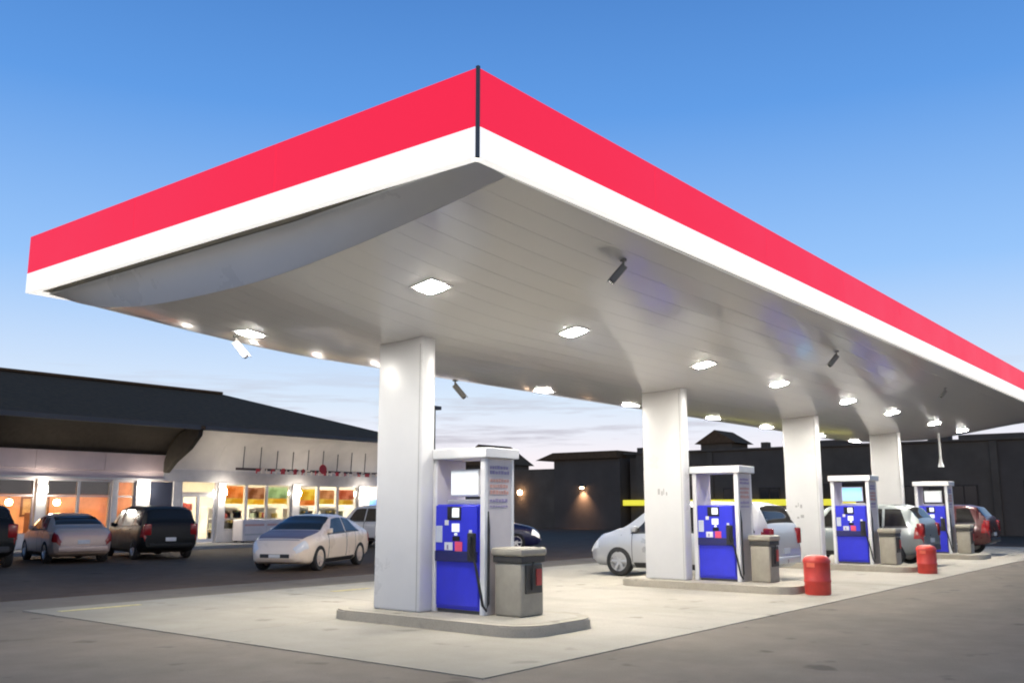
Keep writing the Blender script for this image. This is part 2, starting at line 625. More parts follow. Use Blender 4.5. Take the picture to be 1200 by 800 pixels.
# canopy lights
def island_poly(x0, x1, y0, y1, rr=0.45, n=7):
    pts = []
    for cx_, cy_, a0 in ((x1 - rr, y1 - rr, 0), (x0 + rr, y1 - rr, 90), (x0 + rr, y0 + rr, 180), (x1 - rr, y0 + rr, 270)):
        for k in range(n + 1):
            a = R(a0 + 90 * k / n)
            pts.append((cx_ + rr * math.cos(a), cy_ + rr * math.sin(a)))
    return pts


LX = [8.45, 11.63, 15.93, 19.49, 23.87, 27.5, 31.92, 35.52]
names = ['first', 'second', 'third', 'fourth', 'fifth', 'sixth', 'seventh', 'eighth']


def surf_frame(x, y):
    e = 0.05
    dx = Vector((2 * e, 0, soff(x + e, y) - soff(x - e, y))).normalized()
    dy = Vector((0, 2 * e, soff(x, y + e) - soff(x, y - e))).normalized()
    nz = dx.cross(dy).normalized()
    dy = nz.cross(dx)
    return Matrix((dx, dy, nz)).transposed().to_4x4()


lamp0 = None
for r_, (ly, rowname) in enumerate([(8.03, 'near'), (11.8, 'far')]):
    for k, x in enumerate(LX):
        lab = f'bright square canopy light, {names[k]} from the near corner in the {rowname} row'
        if lamp0 is None:
            lamp0 = thing('canopy_light', lab, 'ceiling light', group='lights in the canopy soffit')
            f = MB()
            for (a, b, c, d) in ((-.20, .20, -.20, -.158), (-.20, .20, .158, .20), (-.20, -.158, -.157, .157), (.158, .20, -.157, .157)):
                f.box(a, b, c, d, -0.006, 0.03, bev=0.002)
            f.build('frame', WHITE, lamp0)
            MB().prism(island_poly(-.155, .155, -.155, .155, .07, 5), 'z', -0.013, 0.01).build('lens', LENS, lamp0)
            L = lamp0
        else:
            L = copy_tree(lamp0)
            L['label'] = lab
        L.matrix_world = Matrix.Translation((x, ly, soff(x, ly) - 0.004)) @ surf_frame(x, ly)

# security cameras hung under the soffit
cam_labels = ['grey camera on a bracket under the canopy between the first two lights', 'grey camera on a bracket under the canopy above the third pump',
              'small grey camera under the far right part of the canopy', 'grey camera hanging below the canopy left of the first column, against the sky',
              'grey camera hanging below the canopy right of the first column, against the sky']
CAMG = mat('camera_grey', (0.20, 0.195, 0.185), 0.5)
sc0 = None
for k, (x, y, rz, s) in enumerate([(10.0, 6.12, R(129), 0.9), (18.4, 6.36, R(129), 0.9), (26.2, 6.26, R(129), 0.75), (8.55, 12.3, R(-51), 1.0), (14.0, 12.6, R(-51), 1.1)]):
    if sc0 is None:
        sc0 = thing('security_camera', cam_labels[0], 'camera', group='cameras under the canopy')
        MB().cyl((0, 0, 0.02), (0, 0, -0.02), 0.05).build('mount_plate', CAMG, sc0)
        MB().tube([(0, 0, -0.015), (0, 0, -0.10), (0.05, 0, -0.17)], 0.016).build('bracket', CAMG, sc0)
        M_ = Matrix.Translation((0.07, 0, -0.20)) @ Matrix.Rotation(R(50), 4, 'Y')
        b_ = MB().box(-0.14, 0.16, -0.045, 0.045, -0.045, 0.045, bev=0.012, M=M_).build('camera_body', CAMG, sc0)
        MB().box(-0.16, 0.20, -0.055, 0.055, 0.047, 0.055, bev=0.003, M=M_).build('sun_hood', CAMG, b_)
        MB().cyl(M_ @ Vector((0.155, 0, 0)), M_ @ Vector((0.175, 0, 0)), 0.035).build('lens', DARKGL, b_)
        o = sc0
    else:
        o = copy_tree(sc0)
        o['label'] = cam_labels[k]
    o.location = (x, y, soff(x, y))
    o.rotation_euler = (0, 0, rz)
    o.scale = (s, s, s)

# drop pipe under the far end of the canopy
dp = thing('hanging_pipe', 'thin white pipe with a flared end hanging under the far end of the canopy', 'pipe', (34.8, 8.65, soff(34.8, 8.65)))
MB().cyl((0, 0, 0.05), (0, 0, -1.0), 0.035, n=12).build('tube', WHITE, dp, smooth=True)
MB().lathe([(0.036, -0.85), (0.05, -0.98), (0.095, -1.12), (0.10, -1.17), (0.0, -1.17)], 16).build('flared_end', WHITE, dp, smooth=True)

# ================================================================== ISLANDS
ISX = [(9.35, 11.05), (16.95, 18.6), (24.45, 26.1), (31.85, 33.5)]
ilabs = ['nearest kerbed concrete island under the first pump and column', 'second kerbed concrete island, with the silver van behind it',
         'third kerbed concrete island, under the pump with the pale blue screen', 'farthest kerbed concrete island, beside the maroon car']


for k, (x0, x1) in enumerate(ISX):
    y0, y1 = (7.2, 10.95) if k == 0 else (6.95, 10.75)
    isl = thing('pump_island', ilabs[k], 'island', (x0, y0, 0.0), group='pump islands')
    t = MB().prism(island_poly(0, x1 - x0, 0, y1 - y0), 'z', 0.006, 0.15)
    bmesh.ops.bevel(t.bm, geom=[e for e in t.bm.edges if all(v.co.z > 0.149 for v in e.verts)], offset=0.02, segments=2, affect='EDGES')
    t.build('kerb', CURB, isl, smooth=True)
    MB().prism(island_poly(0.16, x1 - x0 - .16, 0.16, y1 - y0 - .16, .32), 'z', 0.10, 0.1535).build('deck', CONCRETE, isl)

# ================================================================== PUMPS
# local frame: x = depth (front at x=0 facing -x), y = width 0..W (photo right = y 0), z from island top
PW = 0.94


def pump(loc, label, screen, group, proto=None):
    p = thing('fuel_pump', label, 'fuel pump', loc, 0, group)
    Dp = 0.62
    yb0, yb1 = 0.10, PW - 0.04
    cab = MB().box(0.0, Dp, yb0, yb1, 0.05, 1.49, bev=0.012).build('cabinet', BLUE, p)
    MB().box(0.02, Dp - .02, yb0 + .01, yb1 - .01, 0.0, 0.048).build('plinth', DGREY, p)
    MB().box(-0.022, -0.001, yb0 + .012, yb1 - .012, 0.10, 0.80, bev=0.006).build('lower_door', BLUE, p)
    up = MB().box(-0.05, -0.001, yb0 + .012, yb1 - .012, 0.84, 1.475, bev=0.012).build('upper_door', BLUE, p)
    MB().box(-0.062, -0.024, yb0 + .012, yb1 - .012, 0.70, 0.845, bev=0.01).build('nozzle_shelf', mat('shelf_navy', (0.012, 0.014, 0.11), 0.45), p)
    ycen = (yb0 + yb1) / 2

    def face(nm, y0, y1, z0, z1, m, par=up, d=0.014, x=-0.0505):
        return MB().box(x - d, x - 0.0005, y0, y1, z0, z1, bev=0.004).build(nm, m, par)
    # displays, dark surround, card reader, keypad, grade buttons
    face('display_surround', ycen - 0.10, ycen + 0.16, 1.27, 1.46, DARKGL, d=0.008)
    face('price_display', ycen - 0.07, ycen + 0.06, 1.31, 1.44, LCD, d=0.016)
    face('volume_display', ycen - 0.075, ycen + 0.065, 1.11, 1.225, LCD)
    face('card_reader', ycen + 0.13, ycen + 0.20, 1.20, 1.27, WHITE)
    face('keypad', ycen - 0.08, ycen + 0.05, 0.985, 1.05, DARKGL)
    face('key_row', ycen - 0.035, ycen + 0.015, 1.06, 1.095, LCD)
    face('notice_card', yb1 - 0.15, yb1 - 0.035, 0.96, 1.19, mat('card_pale', (0.62, 0.66, 0.74), 0.4))
    g1 = face('grade_panel', ycen + 0.05, ycen + 0.20, 0.855, 0.965, mat('card_white', (0.75, 0.76, 0.78), 0.4))
    face('grade_button', ycen + 0.12, ycen + 0.15, 0.87, 0.93, SIGNTXT, g1, d=0.006, x=-0.065)
    face('grade_button', ycen - 0.13, ycen + 0.005, 0.845, 0.975, PINK)
    face('sticker', yb0 + 0.09, yb0 + 0.14, 1.05, 1.14, mat('card_white', (0.75, 0.76, 0.78), 0.4))
    # nozzle boot, nozzle and hose at the photo-right edge
    nz = MB().box(-0.10, -0.0505, yb0 + 0.013, yb0 + 0.15, 0.72, 1.10, bev=0.015).build('nozzle_boot', BLACK, p)
    MB().tube([(-0.12, yb0 + 0.07, 1.05), (-0.15, yb0 + 0.065, 0.95), (-0.13, yb0 + 0.06, 0.84), (-0.10, yb0 + 0.05, 0.78)], 0.026).build('nozzle', BLACK, p, smooth=True)
    MB().tube([(-0.10, yb0 + 0.04, 0.80), (-0.115, yb0 - 0.03, 0.66), (-0.11, yb0 - 0.09, 0.40), (-0.08, yb0 - 0.13, 0.14), (-0.03, yb0 - 0.15, 0.07),
               (0.02, yb0 - 0.145, 0.16), (0.04, yb0 - 0.13, 0.6), (0.05, yb0 - 0.125, 1.15), (0.06, yb0 - 0.095, 1.38), (0.10, yb0 - 0.06, 1.44)], 0.019, 8).build('hose', BLACK, p, smooth=True)
    # end frames and header
    MB().box(0.0, Dp, 0.0, 0.085, 0.0, 2.13, bev=0.012).build('side_frame', PALEPANEL, p)
    MB().box(0.0, Dp, PW - 0.035, PW + 0.045, 0.0, 2.13, bev=0.012).build('side_frame', PALEPANEL, p)
    for y0 in (-0.012, PW - 0.03):
        MB().box(-0.02, 0.045, y0, y0 + 0.09, 0.0, 2.128, bev=0.01).build('corner_post', WHITE, p)
    MB().box(Dp - 0.05, Dp + 0.01, -0.012, 0.06, 0.0, 2.128, bev=0.01).build('corner_post', WHITE, p)
    hd = MB().box(-0.07, Dp + 0.06, -0.07, PW + 0.10, 2.132, 2.275, bev=0.015).build('header', WHITE, p)
    # writing on the end frame: short violet and red lines, too small to read
    rnd = random.Random(4)
    for nm, m, rows_ in (('lettering_violet', SIGNTXT, [(1.98, .05), (1.91, .05), (1.52, .05), (1.45, .03)]), ('lettering_red', SIGNRED, [(1.80, .05), (1.72, .05), (1.63, .06)])):
        mb = MB()
        for z, h in rows_:
            x = 0.10
            while x < 0.50:
                w = rnd.uniform(0.03, 0.06)
                mb.box(x, min(x + w, .52), -0.0045, -0.0005, z, z + h * rnd.uniform(.75, 1))
                x += w + 0.016
        mb.build(nm, m, p)
    if screen:
        s = MB().box(0.10, 0.16, yb0 + 0.10, yb1 - 0.16, 1.60, 1.98, bev=0.01).build('screen_housing', WHITE, p)
        MB().box(0.09, 0.0995, yb0 + 0.12, yb1 - 0.18, 1.625, 1.955, bev=0.004).build('screen', screen, s)
        MB().box(0.09, 0.17, yb0 + 0.06, yb1 - 0.10, 1.49, 1.56, bev=0.01).build('screen_bracket', GREYP, s)
    return p


pump((10.05, 8.46, 0.15), 'nearest blue fuel pump with a white screen, right of the first column', SCREENW, 'fuel pumps')
pump((17.6, 8.22, 0.15), 'blue fuel pump in front of the silver van, with an open top frame', None, 'fuel pumps')
pump((25.1, 8.06, 0.15), 'blue fuel pump with a pale blue screen, right of the third column', SCREENB, 'fuel pumps')
pump((32.5, 7.96, 0.15), 'farthest blue fuel pump with a white screen, left of the maroon car', SCREENW, 'fuel pumps')

# squeegee and waste stations beside the pumps
blabs = ['beige waste bin with dark side beside the nearest pump', 'beige waste bin between the second pump and the silver van tail',
         'beige waste bin beside the pump with the pale blue screen', 'beige waste bin beside the farthest pump, left of the maroon car']
bin0 = None
for k, (x, y) in enumerate([(10.12, 7.88), (17.72, 7.66), (25.2, 7.50), (32.6, 7.40)]):
    if bin0 is None:
        bin0 = thing('waste_bin', blabs[0], 'bin', group='waste bins on the islands')
        t = MB()
        pr = [(0.02, 0), (0.0, 0.70), (0.0, 0.705)]
        bm_ = t.bm
        t.box(0.015, 0.515, 0.015, 0.485, 0, 0.70, bev=0.03, seg=3)
        t.build('body', BIN, bin0, smooth=True)
        MB().box(0.0, 0.53, 0.0, 0.50, 0.705, 0.79, bev=0.01).build('rim', BINDK, bin0)
        MB().box(-0.025, 0.555, -0.025, 0.525, 0.79, 0.90, bev=0.035, seg=3).build('lid', BIN, bin0, smooth=True)
        sp = MB().box(0.09, 0.45, -0.012, 0.0148, 0.30, 0.68, bev=0.008).build('side_panel', BINDK, bin0)
        MB().box(0.30, 0.42, -0.03, -0.0125, 0.40, 0.62, bev=0.008).build('red_notice', NOTICERED, sp)
        MB().tube([(0.2, -0.025, 0.35), (0.2, -0.035, 0.62), (0.2, -0.05, 0.72)], 0.012).build('squeegee_handle', BLACK, sp)
        o = bin0
    else:
        o = copy_tree(bin0)
        o['label'] = blabs[k]
    o.location = (x, y, 0.155)
    if k:
        o.scale = (0.9, 0.85, 1.0)

# red barrels
brl0 = None
for k, (x, y, s, lab) in enumerate([(17.5, 6.66, 1.0, 'red plastic barrel bin on the pad in front of the second island'),
                                 (24.7, 6.64, 0.95, 'red plastic barrel bin on the pad in front of the third island')]):
    if brl0 is None:
        brl0 = thing('red_barrel', lab, 'barrel', group='red barrels')
        MB().lathe([(0, 0.0), (0.225, 0.0), (0.235, 0.03), (0.237, 0.22), (0.246, 0.235), (0.246, 0.255), (0.238, 0.27), (0.240, 0.56), (0.245, 0.58), (0.22, 0.60), (0, 0.60)], 28).build('drum', REDB, brl0, smooth=True)
        MB().lathe([(0, 0.715), (0.10, 0.712), (0.19, 0.69), (0.235, 0.645), (0.252, 0.61), (0.252, 0.585), (0.247, 0.583)], 28).build('lid', REDB, brl0, smooth=True)
        MB().box(-0.245, -0.236, -0.05, 0.10, 0.50, 0.575, bev=0.003).build('label_plate', REDL, brl0)
        o = brl0
    else:
        o = copy_tree(brl0)
        o['label'] = lab
    o.location = (x, y, 0.0125)
    o.scale = (s, s, s)


# ================================================================== VEHICLES
TYRE = mat('tyre', (0.02, 0.02, 0.02), 0.75, bump=0.1)
RIM = mat('alloy', (0.62, 0.62, 0.62), 0.3, metal=0.7)
RIMW = mat('rim_warm', (0.66, 0.58, 0.52), 0.35, metal=0.5)
CARGLASS = mat('car_glass', (0.018, 0.017, 0.016), 0.05, var=0, spec=0.5)
CHROME = mat('chrome', (0.7, 0.7, 0.7), 0.15, metal=1.0)
HEADL = mat('headlamp', (0.75, 0.77, 0.80), 0.12, var=0, spec=0.8)
HEADON = mat('headlamp_lit', (0.85, 0.85, 0.85), 0.2, var=0, emit=(1, .93, .82), es=0.8)
TAILL = mat('taillamp', (0.30, 0.012, 0.014), 0.15, var=0, spec=0.6)
PLATE = mat('plate', (0.7, 0.7, 0.68), 0.4)
BUMPDK = mat('bumper_dark', (0.03, 0.03, 0.032), 0.55)


def interp(keys, x):
    if x <= keys[0][0]:
        return keys[0][1]
    for (a, va), (b, vb) in zip(keys, keys[1:]):
        if x <= b:
            t = (x - a) / (b - a)
            t = t * t * (3 - 2 * t) * 0.45 + t * 0.55
            return va + (vb - va) * t
    return keys[-1][1]


CARS = {
    # x measured forward from the rear bumper; top = outline, belt = window sill line
    'sedan': dict(L=4.5, top=[(0, .66), (.02, .84), (.07, .96), (.16, 1.03), (.35, 1.07), (.62, 1.11), (1.0, 1.30), (1.4, 1.42), (1.8, 1.475), (2.2, 1.48), (2.55, 1.44), (2.95, 1.27), (3.4, 1.05),
                  (3.7, .98), (4.0, .92), (4.22, .85), (4.36, .76), (4.45, .65), (4.49, .54), (4.5, .46)],
                  belt=[(0, .62), (.07, .86), (.25, .96), (.6, .99), (1.4, .97), (2.5, .94), (3.4, .92), (3.9, .85), (4.25, .74), (4.42, .60), (4.5, .44)],
                  bot=[(0, .38), (.12, .28), (.5, .20), (.9, .18), (3.6, .18), (4.1, .19), (4.4, .25), (4.5, .34)],
                  w=[(0, .62), (.05, .74), (.16, .83), (.45, .88), (1.2, .89), (3.4, .89), (3.9, .86), (4.2, .79), (4.38, .68), (4.47, .56), (4.5, .46)],
                  wt=[(0, .52), (.3, .66), (.7, .68), (1.1, .62), (1.6, .585), (2.5, .60), (3.0, .68), (3.4, .74), (3.9, .72), (4.2, .62), (4.5, .36)], wheels=(0.92, 3.60), wr=.335,
                  side=[((.98, 1.86), (1.42, 1.86)), ((1.93, 3.10), (1.93, 2.55))], wind=(2.60, 3.36), rear=(.72, 1.32), doors=[(1.28, 1.89), (1.91, 3.08)]),
    'van': dict(L=4.75, top=[(0, .72), (.02, 1.05), (.08, 1.25), (.30, 1.66), (.6, 1.73), (2.4, 1.76), (2.9, 1.70), (3.75, 1.14), (4.3, 1.00), (4.62, .86), (4.72, .70), (4.75, .55)],
                belt=[(0, .70), (.06, 1.0), (.3, 1.06), (2.5, 1.02), (3.75, .99), (4.3, .88), (4.65, .70), (4.75, .52)],
                bot=[(0, .40), (.25, .28), (.9, .20), (3.8, .20), (4.5, .24), (4.75, .36)], w=[(0, .82), (.1, .90), (.5, .95), (3.8, .94), (4.45, .86), (4.7, .70), (4.75, .58)],
                wt=[(0, .78), (.3, .70), (2.6, .70), (3.75, .80), (4.4, .68), (4.75, .44)], wheels=(0.92, 3.80), wr=.345,
                side=[((.36, 1.20), (.50, 1.20)), ((1.28, 2.25), (1.28, 2.25)), ((2.33, 3.45), (2.33, 2.85))], wind=(2.98, 3.72), rear=(.10, .29), doors=[(1.24, 2.28), (2.30, 3.42)]),
    'suv': dict(L=4.45, top=[(0, .75), (.02, 1.05), (.10, 1.28), (.38, 1.60), (.7, 1.67), (2.2, 1.68), (2.6, 1.63), (3.2, 1.14), (3.9, 1.06), (4.3, .95), (4.42, .80), (4.45, .60)],
                belt=[(0, .72), (.06, .98), (.3, 1.04), (2.2, 1.01), (3.2, 1.00), (3.9, .95), (4.35, .82), (4.45, .58)],
                bot=[(0, .44), (.25, .34), (.9, .26), (3.5, .26), (4.2, .30), (4.45, .42)], w=[(0, .80), (.1, .88), (.5, .92), (3.6, .92), (4.2, .86), (4.4, .74), (4.45, .62)],
                wt=[(0, .76), (.35, .66), (2.4, .66), (3.2, .78), (4.1, .70), (4.45, .50)], wheels=(0.86, 3.48), wr=.36,
                side=[((.40, 1.0), (.58, 1.0)), ((1.07, 1.86), (1.07, 1.86)), ((1.93, 2.95), (1.93, 2.52))], wind=(2.68, 3.17), rear=(.13, .36), doors=[(1.03, 1.88), (1.90, 2.92)]),
}


def car(name, label, cat, loc, rz, spec, paint, rim=RIM, lit=False, scale=1.0, parts=True, roofmat=None, group=None, hood=None):
    c = CARS[spec]
    L = c['L']
    p = thing(name, label, cat, loc, rz, group)
    p.scale = (scale, scale, scale)

    def ring(x):
        zt, zb, zl, w, wt = (interp(c[k], x) for k in ('top', 'belt', 'bot', 'w', 'wt'))
        zt = max(zt, zb + 0.012)
        zl = min(zl, zb - .1)
        h = zt - zb
        wt = min(wt, w * .95)
        s = zb - zl
        half = [(0, zl), (.84 * w, zl), (.955 * w, zl + .12 * s), (.985 * w, zl + .34 * s), (w, zl + .62 * s), (.985 * w, zl + .88 * s), (.945 * w, zb),
                (wt + .035, zb + .86 * h), (wt * .90, zb + .95 * h), (wt * .55, zb + .99 * h), (0, zt)]
        return half

    NH = 10

    def S(x, t, side=1):
        r_ = ring(x)
        i = min(NH - 1, int(t))
        f = t - i
        y = r_[i][0] * (1 - f) + r_[i + 1][0] * f
        z = r_[i][1] * (1 - f) + r_[i + 1][1] * f
        return Vector((x - L / 2, side * y, z))
    # stations
    st = set()
    for k in ('top', 'belt', 'bot', 'w', 'wt'):
        st |= {a for a, b in c[k]}
    st |= {L * k / 46 for k in range(47)}
    st = sorted(st)
    st2 = [st[0]]
    for x in st[1:]:
        if x - st2[-1] > 0.008:
            st2.append(x)
    st2[-1] = L
    mb = MB()
    bm = mb.bm
    rings = []
    for x in st2:
        r_ = ring(x)
        pts = [(x - L / 2, -y, z) for y, z in r_] + [(x - L / 2, y, z) for y, z in r_[-2:0:-1]]
        rings.append([bm.verts.new(q) for q in pts])
    n = len(rings[0])
    for a, b in zip(rings, rings[1:]):
        for k in range(n):
            bm.faces.new((a[k], a[(k + 1) % n], b[(k + 1) % n], b[k]))
    bm.faces.new(rings[0])
    bm.faces.new(rings[-1][::-1])
    body = mb.build('body', paint, p, smooth=True, angle=55)
    wr = c['wr']
    cut = MB()
    W = max(b for a, b in c['w'])
    for wx in c['wheels']:
        for s in (-1, 1):
            cut.cyl((wx - L / 2, s * (W - .26), wr), (wx - L / 2, s * (W + .3), wr), wr * 1.2, n=28)
    cut = cut.build('cutter', TYRE)
    md = body.modifiers.new('arch', 'BOOLEAN')
    md.operation = 'DIFFERENCE'
    md.object = cut
    md.solver = 'EXACT'
    md.material_mode = 'TRANSFER'
    bpy.context.view_layer.update()
    dg = bpy.context.evaluated_depsgraph_get()
    me = bpy.data.meshes.new_from_object(body.evaluated_get(dg))
    body.modifiers.clear()
    body.data = me
    bpy.data.objects.remove(cut)

    def patch(nm, x00, x10, x01, x11, t0, t1, side, off, m, par=p, th=0.012, nu=8, nv=5, full=False):
        rows = []
        for j in range(nv + 1):
            v = j / nv
            row = []
            for i in range(nu + 1):
                u = i / nu
                x = (x00 * (1 - u) + x10 * u) * (1 - v) + (x01 * (1 - u) + x11 * u) * v
                t = t0 + (t1 - t0) * v
                if full:
                    sd_, tt = (1, t) if t <= NH else (-1, 2 * NH - t)
                else:
                    sd_, tt = side, t
                P0 = S(x, tt, sd_)
                e = 0.02
                dx = S(min(L, x + e), tt, sd_) - S(max(0, x - e), tt, sd_)
                dt = S(x, min(NH, tt + .05), sd_) - S(x, max(0, tt - .05), sd_)
                nn = dx.cross(dt)
                if nn.length > 1e-9:
                    nn.normalize()
                else:
                    nn = Vector((0, 0, 1))
                ctr = Vector((0, 0, .7))
                ref = Vector((0, P0.y, P0.z - .75)) if 0.3 < x < L - 0.3 else P0 - ctr
                if nn.dot(ref) < 0:
                    nn = -nn
                row.append((P0, nn))
            rows.append(row)
        q = MB()
        A = [[q.bm.verts.new(P0 + nn * off) for P0, nn in r_] for r_ in rows]
        B = [[q.bm.verts.new(P0 + nn * (off - th)) for P0, nn in r_] for r_ in rows]
        for i in range(nv):
            for j in range(nu):
                q.bm.faces.new((A[i][j], A[i][j + 1], A[i + 1][j + 1], A[i + 1][j]))
                q.bm.faces.new((B[i][j], B[i + 1][j], B[i + 1][j + 1], B[i][j + 1]))
        for i in range(nv):
            q.bm.faces.new((A[i][0], A[i + 1][0], B[i + 1][0], B[i][0]))
            q.bm.faces.new((A[i + 1][-1], A[i][-1], B[i][-1], B[i + 1][-1]))
        for j in range(nu):
            q.bm.faces.new((A[0][j + 1], A[0][j], B[0][j], B[0][j + 1]))
            q.bm.faces.new((A[-1][j], A[-1][j + 1], B[-1][j + 1], B[-1][j]))
        return q.build(nm, m, par, smooth=True, angle=50)
    w0, w1 = c['wind']
    patch('windshield', w0, w1, w0, w1, 7.35, 20 - 7.35, 1, .006, CARGLASS, full=True, nv=14)
    r0, r1 = c['rear']
    patch('rear_window', r0, r1, r0, r1, 7.45, 20 - 7.45, 1, .006, CARGLASS, full=True, nv=14)
    if hood:
        patch('hood', w1 + .06, L - .22, w1 + .06, L - .22, 7.2, 20 - 7.2, 1, .005, hood, full=True, nv=14)
    for s in (-1, 1):
        for (a, b) in c['side']:
            wn_ = patch('side_window', a[0], a[1], b[0], b[1], 6.08, 6.93, s, .006, CARGLASS)
            patch('window_trim', a[0] - .02, a[1] + .02, a[0] - .02, a[1] + .02, 5.96, 6.08, s, .008, BUMPDK, par=wn_)
        for d0, d1 in c['doors']:
            dr = patch('door', d0, d1, d0, d1, 2.3, 5.97, s, .005, paint, th=0.02)
            for dd in ((d0 - .012, d0 + .004), (d1 - .004, d1 + .012)):
                patch('shut_line', dd[0], dd[1], dd[0], dd[1], 2.3, 5.95, s, .0062, BUMPDK, par=dr, th=.01, nu=1)
            hx = d0 + 0.10
            q = S(hx + .07, 5.4, s)
            MB().box(hx - L / 2, hx + .17 - L / 2, q.y - .012 if s < 0 else q.y - .006, q.y + .006 if s < 0 else q.y + .03, q.z - .014, q.z + .014, bev=0.006).build('door_handle', paint, dr)
        patch('headlight', L - .34, L - .05, L - .30, L - .05, 4.3, 6.5, s, .012, HEADON if lit else HEADL)
        patch('taillight', .012, .24, .012, .20, 3.9 if spec == 'sedan' else 3.9, 6.0 if spec == 'sedan' else 6.15, s, .014, TAILL)
        if spec != 'sedan':
            ya_, yb_ = sorted((s * .64, s * .875))
            MB().box(-L / 2 - .012, -L / 2 + .16, ya_, yb_, .80, 1.16, bev=.035, seg=3).build('taillight', TAILL, p, smooth=True)
        q = S(c['side'][-1][0][1] - .08, 6.15, s)
        mr_ = MB()
        mr_.box(q.x - .08, q.x + .06, q.y + s * .05 - .06, q.y + s * .05 + .06, q.z - .01, q.z + .13, bev=0.03)
        mr_.build('side_mirror', paint, p, smooth=True)
        patch('sill', c['wheels'][0] + wr * 1.2, c['wheels'][1] - wr * 1.2, c['wheels'][0] + wr * 1.2, c['wheels'][1] - wr * 1.2, 1.2, 2.2, s, .008, BUMPDK)
    # bumpers, grille, plates
    zf = interp(c['bot'], L)
    MB().box(L / 2 - .05, L / 2 + .012, -.42, .42, zf + .02, zf + .12, bev=0.015).build('grille', BUMPDK, p)
    zr = interp(c['bot'], 0)
    MB().box(-L / 2 - .035, -L / 2 + .05, -.70, .70, zr - .02, zr + .14, bev=0.025).build('rear_bumper', BUMPDK if spec == 'suv' else paint, p, smooth=True)
    MB().box(-L / 2 - .022, -L / 2 + .02, -.17, .17, zr + .20, zr + .32, bev=0.004).build('number_plate', PLATE, p)
    MB().box(L / 2 - .02, L / 2 + .022, -.16, .16, zf + .03, zf + .11, bev=0.004).build('number_plate', PLATE, p)
    # wheels
    tw = None
    for wx in c['wheels']:
        for s in (-1, 1):
            if tw is None:
                Mx = Matrix.Rotation(R(90), 4, 'X')
                prof = [(wr * .66, -.095), (wr * .93, -.10), (wr * .985, -.08), (wr, -.05), (wr, .05), (wr * .985, .08), (wr * .93, .10), (wr * .66, .095), (wr * .66, -.095)]
                tw = MB().lathe(prof, 30, Mx).build('wheel', TYRE, p, smooth=True, angle=50)
                rm = MB()
                rm.lathe([(wr * .68, -.085), (wr * .68, .088), (wr * .61, .088), (wr * .58, .05), (wr * .56, -.02), (0, -.02), (0, -.04), (wr * .6, -.04), (wr * .66, -.085)], 30, Mx)
                for k in range(6):
                    a = 2 * PI * k / 6
                    rm.box(.02, wr * .62, -.03, .03, .03, .07, bev=.008, M=Mx @ Matrix.Rotation(a, 4, 'Z'))
                rm.cyl((0, -.03, 0), (0, -.085, 0), .06, .05, 14)
                rmo = rm.build('rim', rim, tw, smooth=True, angle=35)
                o = tw
            else:
                o = copy_tree(tw, p)
            o.location = (wx - L / 2, s * (W - .10), wr)
            o.rotation_euler = (0, 0, 0 if s < 0 else PI)
    return p


def paint(nm, col, rough=0.3, metal=0.0):
    return mat(nm, col, rough, metal, var=0.03, scale=2, coat=0.6)


P_SILVER = paint('paint_silver', (0.60, 0.60, 0.60), 0.32, 0.35)
P_GREY = paint('paint_grey_green', (0.32, 0.35, 0.34), 0.32, 0.4)
P_MAROON = paint('paint_maroon', (0.07, 0.012, 0.014), 0.3, 0.2)
P_BEIGE = paint('paint_cream', (0.88, 0.74, 0.60), 0.3)
P_BLACK = mat('paint_black', (0.008, 0.009, 0.009), 0.4, var=0.03, coat=0.0, spec=0.25)
P_TAN = paint('paint_silver_warm', (0.58, 0.43, 0.34), 0.35, 0.15)
P_NAVY = paint('paint_navy', (0.015, 0.018, 0.07), 0.3)
P_HOOD = mat('paint_blue_grey', (0.19, 0.15, 0.18), 0.45, var=0.03, coat=0.1, spec=0.2)
P_WHITE = paint('paint_white', (0.72, 0.70, 0.66), 0.3)

HP = R(90)
car('minivan', 'silver minivan at the second island, nose to the left behind the second column', 'van', (20.12, 10.65, 0.0125), HP, 'van', P_SILVER, scale=0.985)
car('parked_suv', 'grey green sport utility car behind the pump with the pale blue screen', 'car', (27.75, 9.5, 0.0125), HP, 'suv', P_GREY)
car('parked_suv', 'maroon car at the far right, beyond the farthest pump', 'car', (35.5, 9.5, 0.0125), HP, 'suv', P_MAROON, scale=1.0)
car('parked_sedan', 'cream sedan with blue grey hood parked askew in front of the store', 'car', (17.0, 20.45, 0.004), math.atan2(-.42, -.91), 'sedan', P_BEIGE, rim=RIMW, scale=0.96, hood=P_HOOD)
car('minivan', 'black van parked nose in at the store, right of the silver sedan', 'van', (17.1, 28.9, 0.004), R(77), 'van', P_BLACK, scale=0.94)
car('parked_sedan', 'silver sedan parked nose in, left of the black van', 'car', (14.35, 28.9, 0.004), R(77), 'sedan', P_TAN, scale=0.96)
car('parked_suv', 'dark car cut by the left edge of the picture, left of the silver sedan', 'car', (11.3, 28.4, 0.004), R(77), 'suv', P_BLACK)
car('parked_suv', 'white car half hidden by the first column, behind the cream sedan', 'car', (27.6, 29.3, 0.004), R(90), 'suv', P_WHITE)
car('parked_sedan', 'dark blue car with pale headlamps in the shade behind the nearest pump', 'car', (27.3, 23.2, 0.004), math.atan2(-.80, .60), 'sedan', P_NAVY, lit=True)

